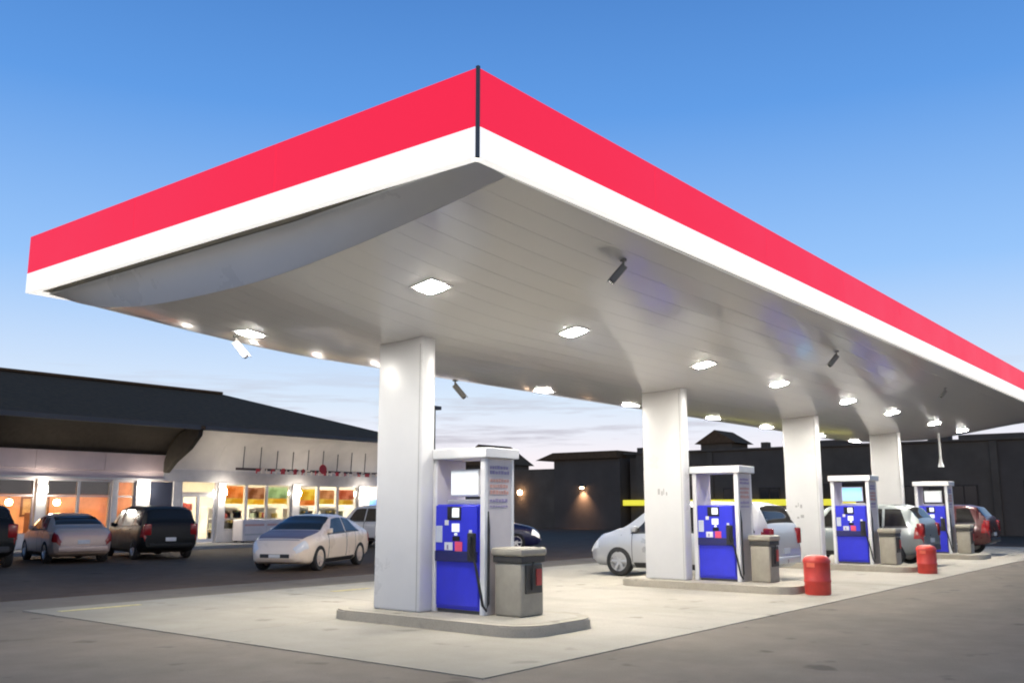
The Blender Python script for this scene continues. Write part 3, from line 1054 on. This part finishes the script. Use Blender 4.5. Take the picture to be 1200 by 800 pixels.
# ================================================================== STORE
ROOF = mat('roof_shingle', (0.13, 0.078, 0.042), 0.9, var=0.25, scale=5, spec=0.08, bump=0.4, bscale=25)
COVEDARK = mat('cove_brown', (0.045, 0.038, 0.031), 0.9, spec=0.08, var=0.2, scale=5)
COVE = mat('cove_plaster', (0.60, 0.55, 0.50), 0.7, var=0.08, scale=1.5)
PINKB = mat('pink_band', (0.66, 0.52, 0.49), 0.65, var=0.08, scale=1.5)
FRAME = mat('store_frame', (0.50, 0.47, 0.45), 0.5)
WALLB = mat('store_wall', (0.62, 0.58, 0.54), 0.75, var=0.12)
WALLD = mat('store_wall_dark', (0.045, 0.05, 0.075), 0.6)
TERRA = mat('interior_terracotta', (0.72, 0.42, 0.26), 0.8, var=0.3, scale=1.6)
BLIND = mat('blind_dark', (0.10, 0.075, 0.055), 0.8)
INTER = mat('interior_cream', (0.72, 0.66, 0.55), 0.8)
GLASS = glass_mat('shop_glass', (0.93, 0.95, 0.94), 0.07)
SCONCE = mat('sconce_glass', (0.9, 0.88, 0.84), 0.4, var=0, emit=(1.0, 0.93, 0.82), es=150)
WARML = mat('warm_lamp', (0.9, 0.7, 0.4), 0.4, var=0, emit=(1.0, 0.62, 0.28), es=50)
COOLL = mat('ceiling_panel_lamp', (0.9, 0.9, 0.85), 0.4, var=0, emit=(1.0, 0.90, 0.72), es=85)
ORANGEL = mat('ceiling_lamp_orange', (0.9, 0.6, 0.4), 0.4, var=0, emit=(1.0, 0.60, 0.32), es=48)
def paper(name, col):
    m = bpy.data.materials.new(name)
    m.use_nodes = True
    n, l = m.node_tree.nodes, m.node_tree.links
    b = n['Principled BSDF']
    t = n.new('ShaderNodeTexCoord')
    z = n.new('ShaderNodeTexNoise'); z.inputs['Scale'].default_value = 2.2
    l.new(t.outputs['Object'], z.inputs['Vector'])
    cr_ = n.new('ShaderNodeValToRGB')
    cr_.color_ramp.elements[0].position = .42; cr_.color_ramp.elements[1].position = .56
    cr_.color_ramp.elements[0].color = (*[min(1, c * 1.1 + .22) for c in col], 1)
    cr_.color_ramp.elements[1].color = (*[c * .9 + .03 for c in col], 1)
    l.new(z.outputs['Fac'], cr_.inputs[0])
    l.new(cr_.outputs[0], b.inputs['Base Color'])
    tl = n.new('ShaderNodeBsdfTranslucent')
    l.new(cr_.outputs[0], tl.inputs[0])
    mx = n.new('ShaderNodeMixShader'); mx.inputs[0].default_value = .6
    l.new(b.outputs[0], mx.inputs[1]); l.new(tl.outputs[0], mx.inputs[2])
    l.new(mx.outputs[0], n['Material Output'].inputs['Surface'])
    return m


YPOST = paper('poster_yellow', (0.85, 0.60, 0.06))
OPOST = paper('poster_orange', (0.80, 0.36, 0.08))
GPOST = paper('poster_green', (0.42, 0.55, 0.35))

FY = 34.5
st_ = thing('store_building', 'low store building with dark swept roof and lit shop windows', 'building', (14, FY, 0))
bx0, by0 = 14.0, FY


def sp(nm, m, *b, bev=0.0, par=st_):
    mb = MB()
    for q in b:
        mb.box(q[0] - bx0, q[1] - bx0, q[2] - by0, q[3] - by0, q[4], q[5], bev=bev)
    return mb.build(nm, m, par)


EX = 32.75     # right end of the building
WX = 8.0       # left end (out of frame)
sp('floor', WALKM, (WX, EX, FY, 44, 0.0, 0.15))
sp('back_wall', INTER, (WX, EX, 41.0, 41.2, 0.15, 3.2))
sp('end_wall', WALLB, (EX - .2, EX, FY + .3, 40.99, 0.15, 3.2))
sp('end_wall', WALLB, (WX, WX + .2, FY + .3, 40.99, 0.15, 3.2))
sp('party_wall', TERRA, (20.75, 20.9, FY + .16, 40.99, 0.15, 3.2))
sp('ceiling', INTER, (WX + .21, 20.74, FY + .31, 40.99, 3.0, 3.1))
sp('ceiling', INTER, (20.91, EX - .21, FY + .31, 40.99, 3.0, 3.1))
sp('inner_wall', TERRA, (WX + .21, 20.74, 38.0, 38.1, 0.15, 2.99))
for x in (15.0, 18.2):
    sp('ceiling_lamp', ORANGEL, (x, x + 1.2, 35.7, 36.3, 2.95, 2.99))
for x in (22.2, 25.0, 27.8, 30.4):
    for y in (35.6, 38.2):
        sp('ceiling_lamp', COOLL, (x, x + 1.2, y, y + .5, 2.95, 2.99))
# heads and piers of the front
sp('header', FRAME, (20.9, EX, FY - .06, FY + .3, 2.62, 3.12), bev=0.01)
sp('header', PINKB, (WX, 20.9, FY - .04, FY + .3, 2.60, 2.98), bev=0.01)
sp('dark_wall', WALLD, (20.35, 21.35, FY - .02, FY + .14, 0.15, 2.6))
PIERS = [(15.92, 16.28), (18.78, 18.98), (19.75, 20.34), (21.36, 21.7), (23.45, 23.80), (27.35, 27.75), (31.35, 31.75), (32.5, EX)]
for a, b in PIERS:
    sp('pier', WALLB, (a, b, FY - .10, FY + .25, 0.15, 2.618), bev=0.012)
sp('lintel_trim', FRAME, (WX, 20.9, FY - .09, FY - .0405, 2.62, 2.72), bev=0.008)
# band above the windows on the left part: separate pink panels
x = WX
while x < 20.8:
    x1 = min(x + 2.6, 20.92)
    sp('band_panel', PINKB, (x + .006, x1 - .006, FY - .09, FY + .1, 2.985, 3.66), bev=0.012)
    x = x1
# windows: frame and pane
WIN = [(8.3, 12.1, 1), (12.3, 15.88, 1), (16.3, 17.5, 1), (17.5, 18.76, 1), (19.0, 19.73, 2), (23.82, 24.93, 0), (24.93, 26.0, 0), (26.0, 27.33, 0), (27.77, 28.9, 0), (28.9, 30.08, 0), (30.08, 31.33, 0)]
for a, b, ty in WIN:
    z0 = 0.62 if ty != 2 else 0.16
    f = MB()
    fw = 0.05
    A, B = a - bx0, b - bx0
    f.box(A, A + fw, -.02, .08, z0, 2.618)
    f.box(B - fw, B, -.02, .08, z0, 2.618)
    f.box(A + fw, B - fw, -.02, .08, 2.55, 2.618)
    f.box(A + fw, B - fw, -.02, .08, z0, z0 + .07)
    if ty:
        f.box(A + fw, B - fw, -.02, .08, 1.98, 2.04)
    wf = f.build('window_frame', FRAME, st_)
    MB().box(A + fw, B - fw, .025, .035, z0 + .07, 2.55).build('window_pane', GLASS, wf)
    if ty == 1:
        MB().box(A + fw, B - fw, .09, .11, 2.06, 2.6).build('window_blind', BLIND, wf)
    if ty != 2:
        sp('stall_riser', WALLB, (a, b, FY - .03, FY + .15, 0.15, z0 - .002), bev=.006)
# store entrance doors
df = MB()
for a, b in ((21.72, 21.80), (23.37, 23.44)):
    df.box(a - bx0, b - bx0, -.03, .09, .15, 2.618)
df.box(21.8 - bx0, 23.37 - bx0, -.03, .09, 2.12, 2.22)
dfo = df.build('door_frame', FRAME, st_)
for a, b in ((21.81, 22.575), (22.595, 23.36)):
    d = MB()
    A, B = a - bx0, b - bx0
    d.box(A, A + .06, 0, .06, .17, 2.11).box(B - .06, B, 0, .06, .17, 2.11).box(A + .06, B - .06, 0, .06, .17, .32).box(A + .06, B - .06, 0, .06, 2.03, 2.11)
    do = d.build('door', WHITE, st_)
    MB().box(A + .06, B - .06, .025, .035, .32, 2.03).build('door_pane', GLASS, do)
    MB().cyl((B - .09 if a < 22 else A + .09, -.04, .9), (B - .09 if a < 22 else A + .09, -.04, 1.35), .015).build('door_handle', STEEL, do)
MB().box(21.81 - bx0, 23.36 - bx0, .025, .035, 2.22, 2.6).build('transom_pane', GLASS, dfo)
# wall lamps on the piers
for k, xq in enumerate((16.1, 20.05, 23.62, 27.55, 31.55)):
    l_ = MB().box(xq - .15 - bx0, xq + .15 - bx0, -.16, -.101, 2.12, 2.40, bev=.01).build('wall_lamp', WHITE, st_)
    MB().lathe([(0, 2.36), (.12, 2.34), (.15, 2.22), (.12, 2.12), (0, 2.10)], 14, Matrix.Translation((xq - bx0, -.20, 0))).build('lamp_glass', SCONCE, l_, smooth=True)


# cove: concave face flaring out to the eave, dark on the left part, pale on the right
def cove(nm, x0, x1, m, z0, z1, yo, n=12, par=st_):
    rows = []
    for i in range(n + 1):
        t = i / n
        y = -.05 - yo * (1 - math.cos(t * PI / 2)) ** 1.0
        z = z0 + (z1 - z0) * math.sin(t * PI / 2) ** 0.92
        rows.append([(x0 - bx0, y, z), (x1 - bx0, y, z)])
    return MB().shell(rows, (0, .12, 0.03)).build(nm, m, par, smooth=True)


x = 21.0
while x < EX + .2:
    x1 = min(x + 2.4, EX + .35)
    if EX + .35 - x1 < .5:
        x1 = EX + .35
    cove('cove_panel', x + .004, x1 - .004, COVE, 3.125, 4.72, 2.25)
    x = x1
cove('dark_cove', WX, 20.99, COVEDARK, 3.66, 4.72, 2.25)
# the end cheek of the dark part, following the cove line
pts = []
n = 12
for i in range(n + 1):
    t = i / n
    pts.append((-.05 - 2.25 * (1 - math.cos(t * PI / 2)), 3.0 + 1.72 * math.sin(t * PI / 2) ** .92))
poly = pts + [(-2.42, 4.72), (-2.36, 4.35), (-1.75, 3.85), (-.75, 3.35), (-.22, 2.95)]
MB().prism(poly, 'x', 20.85 - bx0, 21.05 - bx0).build('roof_cheek', COVEDARK, st_)
# roof
e0, ez = FY - 2.5, 4.72
rl = [(WX - bx0, -2.5, ez), (EX + .5 - bx0, -2.5, ez), (EX + .5 - bx0, 13, ez), (WX - bx0, 13, ez)]
rv = MB()
bm = rv.bm
ridge_y = 5.5
def roof_slab(mb, quad, th):
    a = [mb.bm.verts.new(q) for q in quad]
    b = [mb.bm.verts.new((q[0], q[1], q[2] - th)) for q in quad]
    mb.bm.faces.new(a)
    mb.bm.faces.new(b[::-1])
    k = len(quad)
    for i in range(k):
        mb.bm.faces.new((a[i], b[i], b[(i + 1) % k], a[(i + 1) % k]))
    return mb
rx = 27.2 - bx0
rz_ = 7.12
roof_slab(MB(), [(WX - bx0, -2.5, ez), (EX + .5 - bx0, -2.5, ez), (rx, ridge_y, rz_), (WX - bx0, ridge_y, rz_)], .12).build('roof_plane', ROOF, st_)
roof_slab(MB(), [(EX + .505 - bx0, -2.5, ez), (EX + .505 - bx0, 13, ez), (rx + .005, ridge_y, rz_)], .12).build('roof_plane', ROOF, st_)
roof_slab(MB(), [(EX + .5 - bx0, 13, ez), (WX - bx0, 13, ez), (WX - bx0, ridge_y + .005, rz_), (rx, ridge_y + .005, rz_)], .12).build('roof_plane', ROOF, st_)
MB().box(WX - bx0, rx - .1, ridge_y - .2, ridge_y + .2, rz_ - .02, rz_ + .10, bev=.03).build('ridge_cap', ROOF, st_)
sp('eave_trim', TRIM, (21.06, EX + .5, FY - 2.56, FY - 2.505, 4.56, 4.73), (WX, 20.84, FY - 2.56, FY - 2.505, 4.56, 4.73))
sp('eave_soffit', COVEDARK, (WX, EX + .4, FY - 2.5, FY - 2.28, 4.56, 4.60))

# sign rail with hangers and small letter blocks along the pale cove
sg = thing('store_sign', 'dark sign rail with small red and pale letters above the store windows', 'sign', (23.7, FY - .9, 3.22))
MB().box(0, 8.9, -.05, .05, -.08, .02, bev=.01).build('rail', mat('rail_brown', (0.05, 0.025, 0.02), .5), sg)
x = .35
while x < 8.8:
    MB().cyl((x, 0.02, .02), (x, -.04, .92 if int(x * 3) % 2 else .80), .022, n=8).build('hanger', TRIM, sg)
    x += 0.86
rn = random.Random(11)
CRM = mat('letter_cream', (0.75, 0.62, 0.48), .5)
RDL = mat('letter_red', (0.50, 0.03, 0.035), .5)
x = .95
k = 0
while x < 8.6:
    w = rn.uniform(.12, .26)
    h = rn.uniform(.14, .24)
    m_ = (RDL, CRM, CRM, RDL, CRM)[k % 5]
    mb = MB()
    z0 = -.20
    mb.box(x, x + w * .28, -.09, -.052, z0, z0 + h, bev=.006)
    mb.box(x + w * .28 + .001, x + w, -.09, -.052, z0 + h * rn.choice((.0, .38, .7)), z0 + h * rn.choice((.3, .75, 1.0)) + .05, bev=.006)
    mb.build('letter', m_, sg)
    x += w + .07
    k += 1
MB().lathe([(0, 0), (.2, 0), (.22, .02), (.2, .05), (0, .05)], 20, Matrix.Translation((4.6, -.06, .08)) @ Matrix.Rotation(R(90), 4, 'X')).build('emblem', RDL, sg, smooth=True)

# posters and goods in the shop windows
for k, (a, b, z0, z1, m_, lab) in enumerate([
    (23.9, 24.85, 1.75, 2.5, OPOST, 'orange poster in the store window next to the doors'), (25.05, 25.95, 1.72, 2.45, paper('poster_brown', (.30, .14, .05)), 'brown and orange poster in the second store window'),
    (26.1, 27.2, 1.75, 2.48, GPOST, 'greenish poster in the third store window'), (27.9, 28.8, 1.68, 2.42, YPOST, 'bright yellow poster in the fourth store window'),
    (29.0, 29.98, 1.75, 2.4, paper('poster_tan', (.55, .32, .16)), 'tan poster in the fifth store window'), (30.2, 31.2, 1.72, 2.42, paper('poster_rust', (.50, .18, .08)), 'rust coloured poster in the sixth store window')]):
    t = thing('window_poster', lab, 'poster', (a, FY + .12, z0))
    MB().box(0, b - a, 0, .008, 0.24, z1 - z0).build('sheet', m_, t)
    MB().box(0, b - a, 0, .008, 0, .235).build('price_strip', YPOST if k != 3 else OPOST, t)
GOODS = [mat(f'goods_{i}', c, .5) for i, c in enumerate([(.7, .7, .68), (.55, .12, .10), (.12, .22, .5), (.72, .58, .2), (.25, .3, .22), (.6, .45, .35)])]
slabs = ['gondola shelf of goods behind the window beside the store doors', 'gondola shelf of goods behind the middle store window',
         'gondola shelf of goods behind the yellow poster', 'gondola shelf of goods behind the rightmost store window']
for k, x0 in enumerate((24.0, 26.1, 28.0, 29.9)):
    t = thing('goods_shelf', slabs[k], 'shelf', (x0, 35.5, .15), 0, 'store shelves')
    fr = MB().box(0, 1.5, .4, .44, 0, 1.5)
    for z in (0.05, .5, .95, 1.4):
        MB().box(0, 1.5, 0, .395, z, z + .03).build('shelf_board', WHITE, t)
    fr.build('back_panel', WHITE, t)
    for mi in range(6):
        mb = MB()
        for z in (.08, .53, .98):
            for q in range(10):
                if rn.randrange(6) == mi:
                    mb.box(.03 + q * .146, .15 + q * .146, .05, .33, z, z + rn.uniform(.2, .36))
        if len(mb.bm.verts):
            mb.build('goods', GOODS[mi], t, kind='stuff')
# restaurant pendants and tables
plabs = ['glowing orange pendant lamp in the restaurant window at far left', 'glowing orange pendant lamp in the middle restaurant window']
for k, x in enumerate((15.6, 17.35)):
    t = thing('pendant_lamp', plabs[k], 'lamp', (x, 35.8, 1.78), 0, 'restaurant pendants')
    MB().lathe([(0, -.12), (.09, -.1), (.13, 0), (.09, .1), (0, .12)], 14).build('globe', WARML, t, smooth=True)
    MB().cyl((0, 0, .12), (0, 0, 1.2), .01, n=6).build('cord', BLACK, t)
WOOD = mat('booth_wood', (0.16, 0.07, 0.035), .5)
SEATM = mat('booth_seat', (0.30, 0.08, 0.05), .6)
blb = ['dark wooden booth seat in the left restaurant window', 'dark wooden booth seat in the middle restaurant window', 'dark wooden booth seat in the right restaurant window']
for k, x in enumerate((14.6, 16.5, 17.9)):
    t = thing('booth_seat', blb[k], 'seat', (x, 35.4, .15), 0, 'restaurant booths')
    MB().box(0, .12, 0, 1.1, 0, 1.25, bev=.03).build('backrest', WOOD, t)
    MB().box(.125, .55, .02, 1.08, .1, .48, bev=.03).build('cushion', SEATM, t)
pc = thing('wall_picture', 'framed picture on the orange restaurant wall seen through the window', 'picture', (17.0, 37.97, 1.25))
MB().box(0, 1.1, -.03, .02, 0, .75, bev=.01).build('frame', WOOD, pc)
MB().box(.07, 1.03, -.036, -.0305, .07, .68).build('canvas', mat('picture_tan', (.55, .42, .22), .6, var=.5, scale=5), pc)
rk = thing('news_rack', 'rack of red and white goods just inside the store doors', 'rack', (21.95, 35.7, .15))
for z in (.1, .5, .9, 1.3):
    MB().box(0, 1.2, 0, .4, z, z + .03).build('shelf_board', WHITE, rk)
    mb = MB()
    for q in range(8):
        mb.box(.03 + q * .146, .15 + q * .146, .05, .33, z + .03, z + .03 + rn.uniform(.18, .34))
    mb.build('goods', GOODS[(int(z * 10)) % 6], rk, kind='stuff')
MB().box(0, 1.2, .401, .43, 0, 1.7).build('back_panel', WHITE, rk)
# goods stacked on the walk: ice box and pallets of bottles
ib = thing('ice_chest', 'white ice chest with red stripes on the walk under the store window', 'ice chest', (24.2, FY - .85, .142))
MB().box(0, 2.3, 0, .7, .06, .95, bev=.03).build('body', PALEPANEL, ib)
for i in range(2):
    MB().box(.06 + i * 1.13, 1.11 + i * 1.13, -.02, -.0005, .14, .88, bev=.012).build('lid', PALEPANEL, ib)
    MB().box(.10 + i * 1.13, 1.07 + i * 1.13, -.028, -.0205, .68, .76).build('stripe', SIGNRED, ib)
    MB().box(.10 + i * 1.13, 1.07 + i * 1.13, -.028, -.0205, .30, .36).build('stripe', GREYP, ib)
for i in range(4):
    MB().box((.05, 2.15)[i % 2], (.15, 2.25)[i % 2], (.05, .55)[i // 2], (.15, .65)[i // 2], 0, .0595).build('foot', DGREY, ib)
vm = thing('vending_machine', 'vending machine with a glowing pale blue front at the right end of the store', 'vending machine', (31.9, FY - .95, .142))
MB().box(0, .95, 0, .75, 0.03, 1.85, bev=.02).build('body', mat('vend_blue', (.05, .14, .4), .4), vm)
MB().box(.06, .68, -.014, -.0005, .55, 1.78, bev=.005).build('lit_front', mat('vend_front', (.4, .65, .85), .3, var=0, emit=(.25, .55, .95), es=.9), vm)
MB().box(.72, .90, -.014, -.0005, .8, 1.5, bev=.005).build('control_panel', DGREY, vm)
MB().box(.1, .64, -.014, -.0005, .18, .4, bev=.005).build('delivery_flap', DARKGL, vm)

# ================================================================== BACKGROUND
BRICK = mat('dark_cladding', (0.135, 0.105, 0.076), 0.9, spec=0.08, var=0.2, scale=.6)
BRICK2 = mat('dark_render', (0.125, 0.098, 0.075), 0.9, spec=0.08, var=0.15, scale=.5)
DOORD = mat('dark_door', (0.08, 0.06, 0.045), 0.85, spec=0.1)
WGL = mat('dark_window', (0.01, 0.011, 0.013), 0.12, var=0)
SIGNY = mat('yellow_sign', (0.75, 0.68, 0.05), 0.5, var=0.05, emit=(1.0, 0.88, 0.06), es=0.75)
BX = 60.0
lb = thing('long_building', 'long dark low building across the background with a flat parapet', 'building', (BX, -30, 0))
# wall panels side by side, set off by piers
yv = 0.0
i = 0
while yv < 66:
    y1 = min(yv + 6.0, 67.0)
    MB().box(0, .3, yv + .01, y1 - .01, 0, 5.42).build('wall_panel', BRICK if i % 3 else BRICK2, lb)
    MB().box(-.12, -.001, yv - .2, yv + .2, 0, 5.40, bev=.02).build('pier', BRICK, lb)
    if i % 2 == 0:
        d_ = MB().box(-.05, -.001, yv + 1.3, yv + 4.6, 0, 3.1, bev=.01).build('roller_door', DOORD, lb)
        for z in (.6, 1.2, 1.8, 2.4):
            MB().box(-.075, -.051, yv + 1.35, yv + 4.55, z, z + .05).build('rib', DOORD, d_)
    else:
        for q in (1.0, 3.6):
            w_ = MB().box(-.05, -.001, yv + q, yv + q + 1.5, 1.2, 2.9, bev=.01).build('window_frame', DOORD, lb)
            MB().box(-.06, -.0505, yv + q + .08, yv + q + .71, 1.28, 2.82).build('window_pane', WGL, w_)
            MB().box(-.06, -.0505, yv + q + .79, yv + q + 1.42, 1.28, 2.82).build('window_pane', WGL, w_)
    yv = y1
    i += 1
MB().box(-.15, .45, 0, 67, 5.425, 5.56, bev=.02).build('parapet', BRICK, lb)
MB().box(.31, 14, .3, 66.7, 0, 5.2).build('rear_mass', BRICK, lb)
# cupola with a small gable roof
cu = MB().box(1.0, 3.6, 58.8, 61.2, 5.2, 6.05).build('cupola', BRICK, lb)
MB().prism([(58.4, 6.05), (61.6, 6.05), (60.0, 7.0)], 'x', .8, 3.8).build('cupola_roof', ROOF, cu)
for y in (56.5, 54.8, 64.5, 48.5):
    MB().box(1.2, 1.75, y - .25, y + .25, 5.2, 6.0, bev=.02).build('chimney', BRICK, lb)
for y, w, h in ((66.2, .9, .5), (52.0, 1.4, .45), (45.5, .6, .7), (42.5, 1.8, .4)):
    MB().box(2.0, 3.2, y - w, y + w, 5.2, 5.56 + h, bev=.03).build('roof_unit', BRICK2, lb)
ys = thing('yellow_sign_band', 'bright yellow lit sign band along the dark building in the background', 'sign', (BX - .35, 20.0, 0))
k = 0
y = 0.0
while y < 17:
    MB().box(0, .1, y + .02, y + 3.38, 1.72, 2.12, bev=.01).build('sign_panel', SIGNY, ys)
    MB().box(.101, .22, y + 1.6, y + 1.75, 1.8, 2.0).build('bracket', DGREY, ys)
    y += 3.4
WSC = mat('wall_light_glass', (.9, .7, .5), .4, var=0, emit=(1.0, .66, .42), es=30)
WLAB = ['round glowing wall light on the dark building, just right of the nearest pump', 'glowing wall light throwing a cone on the dark building, left of the silver van']
for k, (y, z, big) in enumerate([(46.3 - .0, 2.75, 1), (40.35, 3.0, 0)]):
    xx = BX
    t = thing('wall_light', WLAB[k], 'wall light', (xx - .002, y, z), 0, 'wall lights in the background')
    t.location.x = 59.48
    sl = bpy.data.lights.new('wall_spot', 'SPOT')
    sl.energy = 380 if k else 120
    sl.color = (1, .62, .40)
    sl.spot_size = R(100)
    sl.spot_blend = 1.0
    sl.shadow_soft_size = .08
    so = bpy.data.objects.new('light_source', sl)
    COL.objects.link(so)
    so.parent = t
    so.location = (-.36, 0, -.10)
    so.rotation_euler = (0, R(-24), 0)
    MB().box(-.06, 0, -.12, .12, -.1, .2, bev=.01).build('back_plate', DGREY, t)
    MB().lathe([(0, -.02), (.13, -.02), (.15, .06), (.10, .16), (0, .18)] if not big else [(0, -.2), (.14, -.16), (.2, 0), (.14, .16), (0, .2)], 16, Matrix.Translation((-.22, 0, 0))).build('lamp_glass', WSC, t, smooth=True)
    if not big:
        MB().lathe([(.0, .30), (.10, .28), (.24, .12), (.25, .10), (.09, .26), (0, .27)], 16, Matrix.Translation((-.22, 0, 0))).build('shade', DGREY, t, smooth=True)
# low dark wing and house at the left of it
wg = thing('low_wing', 'lower dark wing with a sloping roof end beside the long building', 'building', (59.5, 37.1, 0))
MB().box(0.0, .3, 0.0, 6.0, 0, 5.2).build('wall', BRICK2, wg)
MB().box(.31, 8, 0.0, 6.0, 0, 5.2).build('rear_mass', BRICK2, wg)
MB().prism([(0, 5.205), (7.6, 5.205), (5.9, 5.75), (0, 5.75)], 'x', -.3, 8.2).build('roof', ROOF, wg)
MB().box(-.0, .35, 6.01, 11.0, 0, 4.55).build('annex_wall', BRICK, wg)
hs = thing('dark_house', 'dark gabled house behind the nearest pump against the pale sky', 'house', (66, 53.6, 0))
MB().box(0, 4, 0, 5, 0, 5.4).build('wall', BRICK2, hs)
MB().prism([(-.35, 5.4), (5.35, 5.4), (2.5, 7.3)], 'x', -.4, 4.4).build('roof', ROOF, hs)
w_ = MB().box(-.06, -.001, 1.2, 2.2, 3.4, 4.8).build('window', DOORD, hs)
MB().box(-.07, -.0605, 1.28, 2.12, 3.48, 4.72).build('pane', WGL, w_)
# lamp post between the store and the dark building
lp = thing('lamp_post', 'thin dark lamp post with a small box head beside the first column', 'lamp post', (34.05, 32.0, 0))
MB().cyl((0, 0, 0), (0, 0, 6.4), .075, .05, n=10).build('pole', DGREY, lp, smooth=True)
MB().box(-.12, .34, -.16, .16, 6.4, 6.58, bev=.02).build('lamp_head', DGREY, lp)
MB().cyl((0, 0, 0), (0, 0, .25), .2, n=14).build('base', CURB, lp)
